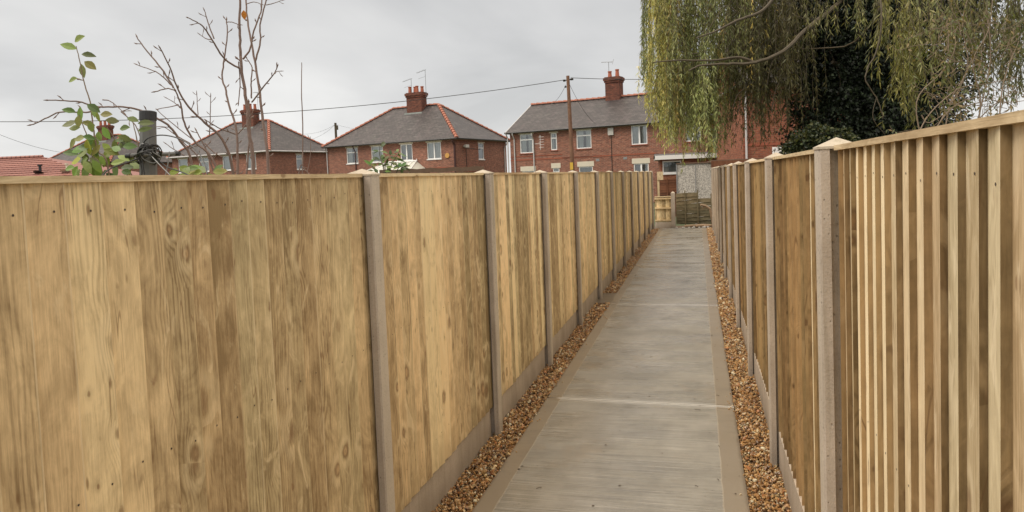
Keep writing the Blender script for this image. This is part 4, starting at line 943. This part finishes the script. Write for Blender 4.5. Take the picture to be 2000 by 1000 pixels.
# leafy plant
r = empty('leafy_pear_shoots', Vector((P(200, 345, 3.0).x, P(200, 345, 3.0).y, 0)), 0, 'young leafy shoots with yellow green oval leaves left of the grey post', 'shrub')
off = r.location.copy(); b = MB()
for pts, a in (([(560, 1400), (500, 850), (450, 760), (420, 650), (385, 560)], 3.), ([(600, 1400), (530, 830), (480, 740), (458, 640), (440, 500), (410, 400), (390, 300), (372, 225)], 3.), ([(680, 1400), (620, 850), (580, 760), (560, 680), (520, 620)], 3.05), ([(700, 1300), (690, 800), (670, 690), (650, 600)], 3.1),
                  ([(800, 1300), (640, 850), (540, 780)], 3.05), ([(378, 385), (405, 392)], 3.), ([(980, 1300), (950, 840), (900, 830)], 3.2), ([(1120, 1300), (1080, 850)], 3.3)):
    b = MB(); add(pts, a, .0045, .002, 0); b.build('stem', M['barkl'], r)
b = MB()
LV = [(365, 205, 1, 30), (375, 240, -1, 20), (345, 232, -1, 35), (398, 265, 1, 0), (412, 300, 1, -35), (397, 312, .3, -90), (378, 382, -1, -12), (370, 548, -1, 15), (392, 520, 0, -80), (380, 565, .2, -85), (375, 592, -1, -20), (392, 622, -1, -5), (400, 598, 1, -5), (440, 595, .3, -70),
      (490, 560, 1, 5), (515, 585, 1, -5), (500, 620, .5, -55), (460, 515, 0, -85), (425, 510, .5, -30), (415, 670, -1, -8), (405, 665, 1, -10), (425, 680, 0, -88), (460, 670, .1, -80), (465, 715, .3, -75), (430, 735, -1, -25), (395, 775, -1, -15), (450, 780, .4, -60), (505, 730, 1, -20),
      (560, 680, 0, -75), (540, 800, 1, 10), (585, 630, 1, 8), (620, 575, 1, -15), (672, 602, 1, 5), (672, 640, 1, 20), (640, 700, -1, 10), (600, 715, 1, 5), (575, 760, 1, -20), (590, 820, 1, 5), (640, 845, -1, 12), (900, 825, 1, 5), (985, 815, -1, -3), (870, 855, 1, 2), (1040, 840, 1, 4), (1112, 835, -1, -5), (690, 820, -1, 20), (500, 700, .6, -40), (545, 740, -1, -30), (610, 780, 1, 0), (520, 780, -1, -40), (470, 540, .1, -90)]
for i in range(34): LV.append((rnd.uniform(360, 620), rnd.uniform(640, 860), rnd.choice([1, -1, .1]), rnd.uniform(-80, 20)))
for i in range(12): LV.append((rnd.uniform(860, 1110), rnd.uniform(830, 870), rnd.choice([1, -1]), rnd.uniform(-10, 30)))
for x, y, sx, ang in LV:
    a = math.radians(ang); d = (RX*(math.cos(a)*(1 if sx >= 0 else -1))+UY*math.sin(a) + fw*rnd.uniform(-.35, .35)).normalized()
    if abs(sx) < .35: d = (RX*sx*.6-UY+fw*rnd.uniform(-.3, .3)).normalized()
    nrm = (UY*.45-fw*.9+RX*rnd.uniform(-.5, .5)).normalized()
    if abs(d.dot(nrm)) > .8: nrm = (-fw+RX*rnd.uniform(-.4, .4)).normalized()
    yl = rnd.random(); col = (.22, .27, .08) if yl < .66 else ((.11, .16, .05) if yl < .93 else (.36, .32, .07))
    q = P(x/2.5, y/2.5, 3.0+rnd.uniform(-.06, .06))-off
    leaf(b, q, .058*rnd.uniform(.7, 1.15), .031*rnd.uniform(.8, 1.15), d, nrm, tuple(c*rnd.uniform(.8, 1.2) for c in col), fold=rnd.uniform(-.05, .35), droop=rnd.uniform(0, .3))
b.build('foliage', M['leaf'], r)
# thin whip
r = empty('thin_whip_sapling', Vector((P(592, 345, 5).x, P(592, 345, 5).y, 0)), 0, 'single thin bare whip standing alone right of the bare sapling', 'tree')
off = r.location.copy(); b = MB()
add([(1480, 1300), (1478, 850), (1478, 600), (1472, 450), (1474, 305)], 5., .006, .003, 0); add([(1440, 1000), (1465, 815), (1490, 830), (1505, 845)], 5., .005, .004, .2); add([(1500, 840), (1515, 760), (1515, 680)], 5., .003, .002, .1)
b.build('trunk', M['bark'], r)
# shrub tip above fence
def bushlet(name, label, seeds, d, root_px, leafL, cols, nl, spread):
    r = empty(name, Vector((P(root_px, 345, d).x, P(root_px, 345, d).y, 0)), 0, label, 'shrub'); off = r.location.copy()
    bs, bl = MB(), MB()
    for pts in seeds:
        pp = [P(x, y, d+rnd.uniform(-.08, .08))-off for x, y in pts]; sp = smoothpts(pp, 5); m_ = len(sp)
        bs.tube(sp, [.006-.004*i/(m_-1) for i in range(m_)], 5)
        for k in range(nl):
            t = rnd.uniform(.25, 1.)*(m_-1); i = int(t); p = sp[min(i, m_-1)]
            dv = (RX*rnd.gauss(0, 1)+UY*rnd.gauss(.1, .5)+fw*rnd.gauss(0, .6)).normalized(); c = rnd.choice(cols)
            leaf(bl, p+dv*rnd.uniform(0, spread), leafL*rnd.uniform(.7, 1.2), leafL*.5*rnd.uniform(.8, 1.1), dv, (UY*.8-fw*.5+rdir()*.5).normalized(), tuple(q*rnd.uniform(.75, 1.25) for q in c))
    bs.build('stem', M['barkw'], r); bl.build('foliage', M['leaf'], r); return r
bushlet('leafy_bush', 'green leafy bush tip poking above the left fence before the middle house', [[(752, 400), (750, 335), (742, 305), (742, 285)], [(752, 400), (760, 335), (772, 310), (779, 297)], [(745, 400), (735, 335), (720, 322)], [(755, 400), (752, 330), (756, 312), (768, 306)], [(760, 400), (775, 335), (786, 325)]],
        6.2, 750, .062, [(.10, .16, .05), (.16, .22, .07), (.07, .11, .04)], 16, .03)

# ---- fast leaf cloud (numpy): each leaf a folded diamond of two quads
def leaf_cloud(name, pos, dirs, L, Wd, cols, mat_, parent):
    n = len(pos); d = dirs/np.linalg.norm(dirs, axis=1)[:, None]
    nr = rs.normal(size=(n, 3)); s_ = np.cross(d, nr); s_ /= np.linalg.norm(s_, axis=1)[:, None]; nn = np.cross(s_, d)
    L = L[:, None]; Wd = Wd[:, None]
    p0 = pos; p1 = pos+d*L*.4-s_*Wd/2+nn*Wd*.12; p2 = pos+d*L; p3 = pos+d*L*.4+s_*Wd/2+nn*Wd*.12
    p2 = p2-np.array([0, 0, 1])*L*.06
    V = np.stack([p0, p1, p2, p3], 1).reshape(-1, 3); Fc = np.array([[0, 1, 2], [0, 2, 3]])[None]+4*np.arange(n)[:, None, None]
    return np_mesh(name, V, Fc.reshape(-1, 3), np.repeat(cols, 2, 0), mat_, parent, smooth=False)
def strands(spec, mb, off):
    """spec: list of (top Vector, length, colour) ; returns pos, dirs, cols"""
    pos, dirs, cols = [], [], []
    for top_, ln, col, gapv, skew in spec:
        n = max(4, int(ln/.22)); pts = [top_]; dx = Vector((rnd.gauss(0, .25)+skew, rnd.gauss(0, .25), 0))*.8
        for i in range(n):
            dx *= .72; pts.append(pts[-1]+(Vector((dx.x+rnd.gauss(0, .07), dx.y+rnd.gauss(0, .07), -1))).normalized()*(ln/n))
        mb.tube([p-off for p in pts], [.004-.0025*i/n for i in range(n+1)], 3, cap=False)
        m_ = int(ln/gapv)
        for k in range(m_):
            t = rnd.random()*n*.999; i = int(t); p = pts[i].lerp(pts[i+1], t-i)-off
            d = Vector((rnd.gauss(0, .5), rnd.gauss(0, .5), -rnd.uniform(.5, 1.4)))
            pos.append(p); dirs.append(d); f = rnd.uniform(.6, 1.35); cols.append((col[0]*f*rnd.uniform(.9, 1.12), col[1]*f, col[2]*f))
    return pos, dirs, cols
r = empty('willow_tree', G(1760, 15), 0, 'large weeping willow with hanging olive curtains above the right fence', 'tree')
off = r.location.copy(); b = MB()
base_ = G(1760, 15); crown_ = P(1760, -60, 15)
branch(b, [base_-off, base_.lerp(crown_, .5)-off+Vector((.2, 0, 0)), crown_-off, P(1770, -300, 15)-off], .3, .16, 0, 12)
def wb(pts, r0_, r1_): branch(b, [P(*q)-off for q in pts], r0_, r1_, 0, 7)
wb([(1750, -80, 15), (1690, -40, 13.5), (1640, 5, 12), (1570, 62, 11.4), (1530, 100, 11.2), (1475, 122, 11.1), (1420, 125, 11.1), (1370, 128, 11.1), (1345, 138, 11.1)], .045, .012)
wb([(1475, 122, 11.2), (1440, 112, 11.2), (1390, 118, 11.2), (1320, 118, 11.3), (1275, 122, 11.4)], .025, .008)
wb([(1620, 95, 13.5), (1560, 115, 13.3), (1500, 130, 13.1), (1462, 120, 13)], .035, .02)
wb([(1700, -100, 14), (1600, -90, 13.5), (1500, -60, 13), (1400, -50, 12.7), (1330, -40, 12.4), (1290, -30, 12.3)], .08, .02)
wb([(1530, -30, 11.6), (1490, 20, 11.4), (1440, 40, 11.3), (1400, 60, 11.3), (1360, 75, 11.3)], .03, .01)
wb([(1600, 240, 12.6), (1635, 190, 12.5), (1640, 150, 12.5), (1620, 100, 12.6), (1600, 60, 12.8)], .018, .012)
wb([(1725, 230, 7.6), (1712, 190, 7.6), (1690, 150, 7.6), (1715, 90, 7.6), (1722, 20, 7.6), (1710, -60, 7.8)], .005, .010)
wb([(1712, 190, 7.6), (1705, 230, 7.6), (1728, 262, 7.6)], .004, .002)
wb([(1560, 95, 12), (1650, 90, 11), (1690, 60, 10.5), (1715, 20, 10), (1720, -50, 10)], .008, .016)
for i in range(70):
    x = rnd.uniform(1340, 1600); y = rnd.uniform(-20, 190); dd = rnd.uniform(12, 14.4); s_ = -1 if rnd.random() < .8 else 1
    wb([(x, y, dd), (x+s_*20, y+rnd.uniform(-12, 6), dd), (x+s_*48, y+rnd.uniform(-8, 30), dd-.2), (x+s_*60, y+rnd.uniform(20, 80), dd-.3)], .011, .004)
b.build('trunk', M['barkw'], r)
def bottom(x):
    K = [(1240, 150), (1255, 190), (1272, 215), (1288, 290), (1310, 312), (1350, 325), (1385, 322), (1402, 300), (1420, 255), (1450, 235), (1480, 262), (1520, 215), (1560, 235), (1610, 190)]
    for (a, ya), (c, yc) in zip(K, K[1:]):
        if a <= x <= c: return ya+(yc-ya)*(x-a)/(c-a)
    return 180
spec = []
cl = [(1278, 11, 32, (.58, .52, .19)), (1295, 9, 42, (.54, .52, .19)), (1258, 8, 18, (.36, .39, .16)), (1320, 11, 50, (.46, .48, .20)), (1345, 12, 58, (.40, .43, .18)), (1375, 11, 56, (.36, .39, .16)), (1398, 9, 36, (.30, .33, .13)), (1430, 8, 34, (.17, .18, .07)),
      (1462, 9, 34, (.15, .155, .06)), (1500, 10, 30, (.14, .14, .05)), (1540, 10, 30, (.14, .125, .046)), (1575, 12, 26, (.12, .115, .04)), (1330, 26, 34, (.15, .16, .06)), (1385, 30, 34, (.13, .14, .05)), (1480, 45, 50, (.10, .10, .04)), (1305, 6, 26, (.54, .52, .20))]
for cx, sdx, cnt, col in cl:
    left = cnt if cx < 1412 else int(cnt*1.6)
    while left > 0:
        m_ = rnd.randint(4, 9); left -= m_; xc = rnd.gauss(cx, sdx); dc = rnd.uniform(11.6, 14.2); fb = rnd.triangular(.4, 1.03, .95) if xc < 1412 else rnd.uniform(.35, 1.02)
        fc = rnd.uniform(.55, 1.35); ytc = rnd.choice([rnd.uniform(-110, -20), rnd.uniform(-60, 150)])
        for i in range(m_):
            x = xc+rnd.gauss(0, 3.5)
            if x < 1247: continue
            dd = dc+rnd.gauss(0, .12); yb = bottom(min(x, 1605))*fb*rnd.uniform(.82, 1.03); yt = min(ytc+rnd.uniform(-20, 30), yb-40)
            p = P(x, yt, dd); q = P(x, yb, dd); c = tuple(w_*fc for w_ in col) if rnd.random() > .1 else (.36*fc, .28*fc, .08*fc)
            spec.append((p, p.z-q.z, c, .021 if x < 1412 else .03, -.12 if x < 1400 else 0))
b = MB(); pos, dirs, cols = strands(spec, b, off)
# leaves spread along the limbs so the top closes up
for i in range(3000):
    x = min(1600, max(1262, rnd.gauss(1420, 95))); y = rnd.triangular(-60, 90, -30); p = P(x, y, rnd.uniform(12, 14.6))-off
    pos.append(p); dirs.append(Vector((rnd.gauss(0, .5), rnd.gauss(0, .5), -1))); f = rnd.uniform(.5, 1.3); cols.append((.13*f, .135*f, .045*f))
# nearer sprays over the fence on the right
spec = []
for cx, sdx, cnt, y0, y1, col, dd0 in [(1752, 14, 26, -60, 205, (.20, .19, .055), 8), (1770, 18, 22, 20, 235, (.17, .165, .05), 8), (1660, 12, 4, -60, 50, (.20, .20, .07), 9), (1800, 22, 22, -60, 150, (.21, .205, .08), 7.6), (1850, 25, 24, -60, 190, (.15, .145, .05), 7.8), (1720, 15, 8, -60, 130, (.13, .13, .05), 8.5),
                                 (1975, 14, 46, -60, 190, (.13, .125, .05), 7.5), (1930, 22, 24, -60, 205, (.12, .11, .045), 7.8), (1890, 18, 16, -60, 150, (.15, .14, .055), 8), (2030, 24, 30, -60, 180, (.12, .12, .05), 7.5)]:
    for i in range(cnt):
        x = rnd.gauss(cx, sdx); dd = dd0*rnd.uniform(.93, 1.12); yb = y1*rnd.uniform(.5, 1.08); yt = min(rnd.uniform(y0, y0+110), yb-40); p = P(x, yt, dd); q = P(x, yb, dd); spec.append((p, p.z-q.z, col, .026, 0))
for cx, sdx, cnt, yb0, col, dd0 in [(1590, 22, 14, 80, (.15, .145, .05), 11), (1640, 22, 5, 60, (.17, .165, .055), 10.5), (1690, 30, 10, 90, (.16, .16, .06), 9.5), (1840, 50, 34, 110, (.17, .165, .06), 9), (1545, 20, 60, 270, (.11, .10, .038), 12), (1500, 26, 85, 285, (.10, .095, .036), 12.6), (1455, 20, 72, 285, (.11, .105, .04), 12.8), (1520, 50, 70, 170, (.12, .11, .04), 13)]:
    for i in range(cnt):
        x = rnd.gauss(cx, sdx); dd = dd0*rnd.uniform(.93, 1.1); yb = yb0*rnd.uniform(.35, 1.05); yt = min(rnd.uniform(-80, 60), yb-40); p = P(x, yt, dd); q = P(x, yb, dd); f = rnd.uniform(.6, 1.3); spec.append((p, p.z-q.z, tuple(w_*f for w_ in col), .03, rnd.uniform(-.2, .1)))
p2, d2, c2 = strands(spec, b, off); b.build('hanging_twigs', M['barkw'], r)
pos += p2; dirs += d2; cols += c2
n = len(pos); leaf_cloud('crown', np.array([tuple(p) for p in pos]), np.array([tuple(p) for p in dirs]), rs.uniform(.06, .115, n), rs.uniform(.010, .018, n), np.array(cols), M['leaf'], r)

def cloud_tree(name, label, cat, blobs, rootpt, nleaf, Lr, cols, mat_, core=True, aspect=.7, lo=0, trunk_r=.2):
    """blobs: (centre Vector, rx, ry, rz)"""
    r = empty(name, rootpt, 0, label, cat); off = np.array(tuple(rootpt))
    V = np.array([b_[1]*b_[2]+b_[2]*b_[3]+b_[1]*b_[3] for b_ in blobs]); V = V/V.sum(); pos = []; dirs = []; sh = []
    for (c, rx, ry, rz), f in zip(blobs, V):
        n = int(nleaf*f); u = rs.normal(size=(n, 3)); u /= np.linalg.norm(u, axis=1)[:, None]
        ph = rs.uniform(0, 6, 3)
        lump = 1+.16*np.sin(u[:, 0]*6+ph[0])*np.sin(u[:, 1]*5+ph[1])+.14*np.sin(u[:, 2]*8+ph[2]+u[:, 0]*4)+.07*np.sin(u[:, 1]*17+ph[0])*np.sin(u[:, 2]*15)
        rad = lump*(1-.38*rs.uniform(0, 1, n)**1.7); rad *= np.where(rs.uniform(0, 1, n) < .08, rs.uniform(1., 1.2, n), 1)
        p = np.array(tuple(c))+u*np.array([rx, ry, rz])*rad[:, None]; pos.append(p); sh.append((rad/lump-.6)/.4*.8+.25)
        dirs.append(u*.7+rs.normal(size=(n, 3))*.7+np.array([0, 0, -.35]))
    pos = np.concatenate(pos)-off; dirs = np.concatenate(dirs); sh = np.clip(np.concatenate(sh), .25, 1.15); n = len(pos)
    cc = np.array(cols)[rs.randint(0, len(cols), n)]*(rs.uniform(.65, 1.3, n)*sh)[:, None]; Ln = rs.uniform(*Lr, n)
    leaf_cloud('crown', pos, dirs, Ln, Ln*aspect, cc, mat_, r)
    b = MB(); c0 = blobs[0][0]
    ro = Vector(rootpt); topz = max(q[0].z for q in blobs)
    branch(b, [ro-ro, Vector((c0.x, c0.y, c0.z))-ro, Vector((c0.x+.1, c0.y, topz))-ro], trunk_r, trunk_r*.4, 0, 9)
    for q in blobs[1:]: branch(b, [Vector((c0.x, c0.y, q[0].z*.6))-ro, ((q[0]+c0)*.5)-ro, q[0]-ro], trunk_r*.35, trunk_r*.1, 0, 6)
    b.build('trunk', M['barkw'], r)
    return r
BL = lambda x, y, d, rx, rz: (P(x, y, d), rx, rx*.8, rz)
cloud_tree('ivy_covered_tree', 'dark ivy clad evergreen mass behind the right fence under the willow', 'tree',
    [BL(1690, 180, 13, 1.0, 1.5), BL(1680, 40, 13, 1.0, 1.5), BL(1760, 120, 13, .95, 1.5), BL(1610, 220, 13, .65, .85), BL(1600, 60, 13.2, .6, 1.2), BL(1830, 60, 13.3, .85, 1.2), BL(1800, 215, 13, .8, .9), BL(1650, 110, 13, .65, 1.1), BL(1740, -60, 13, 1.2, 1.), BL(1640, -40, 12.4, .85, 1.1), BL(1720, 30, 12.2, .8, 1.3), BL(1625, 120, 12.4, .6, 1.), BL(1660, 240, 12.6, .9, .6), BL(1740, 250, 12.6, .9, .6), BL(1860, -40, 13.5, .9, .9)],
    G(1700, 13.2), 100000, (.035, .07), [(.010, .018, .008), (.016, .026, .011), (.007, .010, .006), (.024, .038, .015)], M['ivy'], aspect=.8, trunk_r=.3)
cloud_tree('round_shrub', 'glossy green shrub beside the ivy clad tree, above the right fence', 'shrub',
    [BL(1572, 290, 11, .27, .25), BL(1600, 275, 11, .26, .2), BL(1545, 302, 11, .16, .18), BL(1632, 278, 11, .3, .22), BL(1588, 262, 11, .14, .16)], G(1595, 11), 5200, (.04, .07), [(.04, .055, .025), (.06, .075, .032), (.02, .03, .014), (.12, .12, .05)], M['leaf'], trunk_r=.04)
# twiggy shrub at far right
r = empty('twiggy_shrub', G(1850, 6.2), 0, 'tangle of bare brown twigs with sparse leaves at the far right above the fence', 'shrub'); off = r.location.copy(); b = MB(); lp = []; ld = []; lc = []
tw = [[(1795, 330), (1830, 250), (1880, 160), (1900, 100), (1885, 60)], [(1780, 300), (1810, 230), (1870, 175), (1920, 165), (1990, 150)], [(1800, 300), (1850, 220), (1905, 190), (1960, 200), (2010, 195)], [(1810, 310), (1790, 200), (1840, 140), (1865, 95), (1862, 50)],
      [(1860, 310), (1900, 260), (1925, 170), (1935, 100), (1925, 20)], [(1870, 280), (1930, 215), (1990, 170)], [(1800, 225), (1815, 240), (1860, 215), (1950, 190)], [(1900, 300), (1915, 200), (1900, 120), (1930, 60), (1940, -20)], [(1950, 260), (1960, 160), (1990, 80)], [(1840, 300), (1856, 200), (1890, 130), (1880, 40), (1900, -30)]]
for pts in tw:
    dd = 6.2+rnd.uniform(-.5, .5); branch(b, [P(x, y, dd)-off for x, y in pts], .006, .0025, 0, 6)
for i in range(150):
    x, y = rnd.uniform(1800, 1995), rnd.uniform(40, 270); dd = 6.2+rnd.uniform(-.5, .5); a = rnd.uniform(-.6, 3.6); l = rnd.uniform(20, 75)
    q = [(x, y), (x+l*.4*math.cos(a), y-l*.4*math.sin(a)+rnd.uniform(-5, 5)), (x+l*.8*math.cos(a+.2), y-l*.8*math.sin(a+.2)), (x+l*math.cos(a+rnd.uniform(-.3, .5)), y-l*math.sin(a))]
    branch(b, [P(u, v, dd)-off for u, v in q], .0035, .0015, 0, 4)
    for k in range(6):
        u, v = q[rnd.randrange(1, 4)]; lp.append(P(u+rnd.uniform(-7, 7), v+rnd.uniform(-7, 7), dd)-off); ld.append(Vector((rnd.gauss(0, .6), rnd.gauss(0, .6), -.5))); f = rnd.uniform(.6, 1.3); c = rnd.choice([(.15, .16, .06), (.10, .12, .04), (.22, .16, .07)]); lc.append(tuple(w_*f for w_ in c))
b.build('trunk', M['barkl'], r); n = len(lp)
leaf_cloud('crown', np.array([tuple(p) for p in lp]), np.array([tuple(p) for p in ld]), rs.uniform(.03, .055, n), rs.uniform(.012, .022, n), np.array(lc), M['leaf'], r)

# ------------------------------------------------------------------ light
sc.world = bpy.data.worlds.new('World'); sc.world.use_nodes = True; nt = sc.world.node_tree; nt.nodes.clear(); n = N(nt)
SUN_EL, SUN_AZ = math.radians(52), math.radians(232)     # high, behind the camera
sky = nt.nodes.new('ShaderNodeTexSky'); sky.sky_type = 'NISHITA'; sky.sun_disc = False; sky.sun_elevation = SUN_EL; sky.sun_rotation = SUN_AZ
bg1 = nt.nodes.new('ShaderNodeBackground'); bg1.inputs[1].default_value = .10; nt.links.new(sky.outputs[0], bg1.inputs[0])
tc = nt.nodes.new('ShaderNodeTexCoord').outputs['Generated']; s = n.sep(tc); zc = n.math('ADD', n.math('MAXIMUM', s[2], 0.), .22)
cv = n.comb(n.math('DIVIDE', s[0], zc), n.math('DIVIDE', s[1], zc), 0.)
c1 = n.noise(n.scale(cv, (1.1, .8, 1), (3.2, 1.1, 0)), 1., 5., .5, .3)
grey = n.ramp(c1, [(.30, (.60, .60, .598)), (.5, (.74, .735, .728)), (.70, (.90, .89, .87))])
low = n.step(s[2], .0, .22, 1.13, .95)
up = n.step(s[2], .25, .95, 1., 2.75)
k = n.math('MULTIPLY', low, up)
warm = n.mul(grey, n.mix(n.step(s[2], .28, .8), (1., 1., 1.), (1.06, .96, .83)))
vs = nt.nodes.new('ShaderNodeVectorMath'); vs.operation = 'SCALE'; nt.links.new(warm, vs.inputs[0]); nt.links.new(k, vs.inputs['Scale'])
bg2 = nt.nodes.new('ShaderNodeBackground'); bg2.inputs[1].default_value = 1.0; nt.links.new(vs.outputs[0], bg2.inputs[0])
mx = nt.nodes.new('ShaderNodeMixShader'); mx.inputs[0].default_value = .93; nt.links.new(bg1.outputs[0], mx.inputs[1]); nt.links.new(bg2.outputs[0], mx.inputs[2])
wo = nt.nodes.new('ShaderNodeOutputWorld'); nt.links.new(mx.outputs[0], wo.inputs[0])
sl = bpy.data.lights.new('sun', 'SUN'); sl.energy = 2.3; sl.angle = math.radians(30); sl.color = (1., .93, .83)
so = bpy.data.objects.new('sun', sl); C.objects.link(so)
sd = Vector((math.sin(SUN_AZ)*math.cos(SUN_EL), math.cos(SUN_AZ)*math.cos(SUN_EL), math.sin(SUN_EL)))
so.rotation_euler = (-sd).to_track_quat('-Z', 'Y').to_euler()
sc.view_settings.view_transform = 'Standard'; sc.view_settings.look = 'None'; sc.view_settings.exposure = 0
sc.cycles.max_bounces = 6; sc.cycles.transparent_max_bounces = 12
try: sc.cycles.use_denoising = True
except Exception: pass
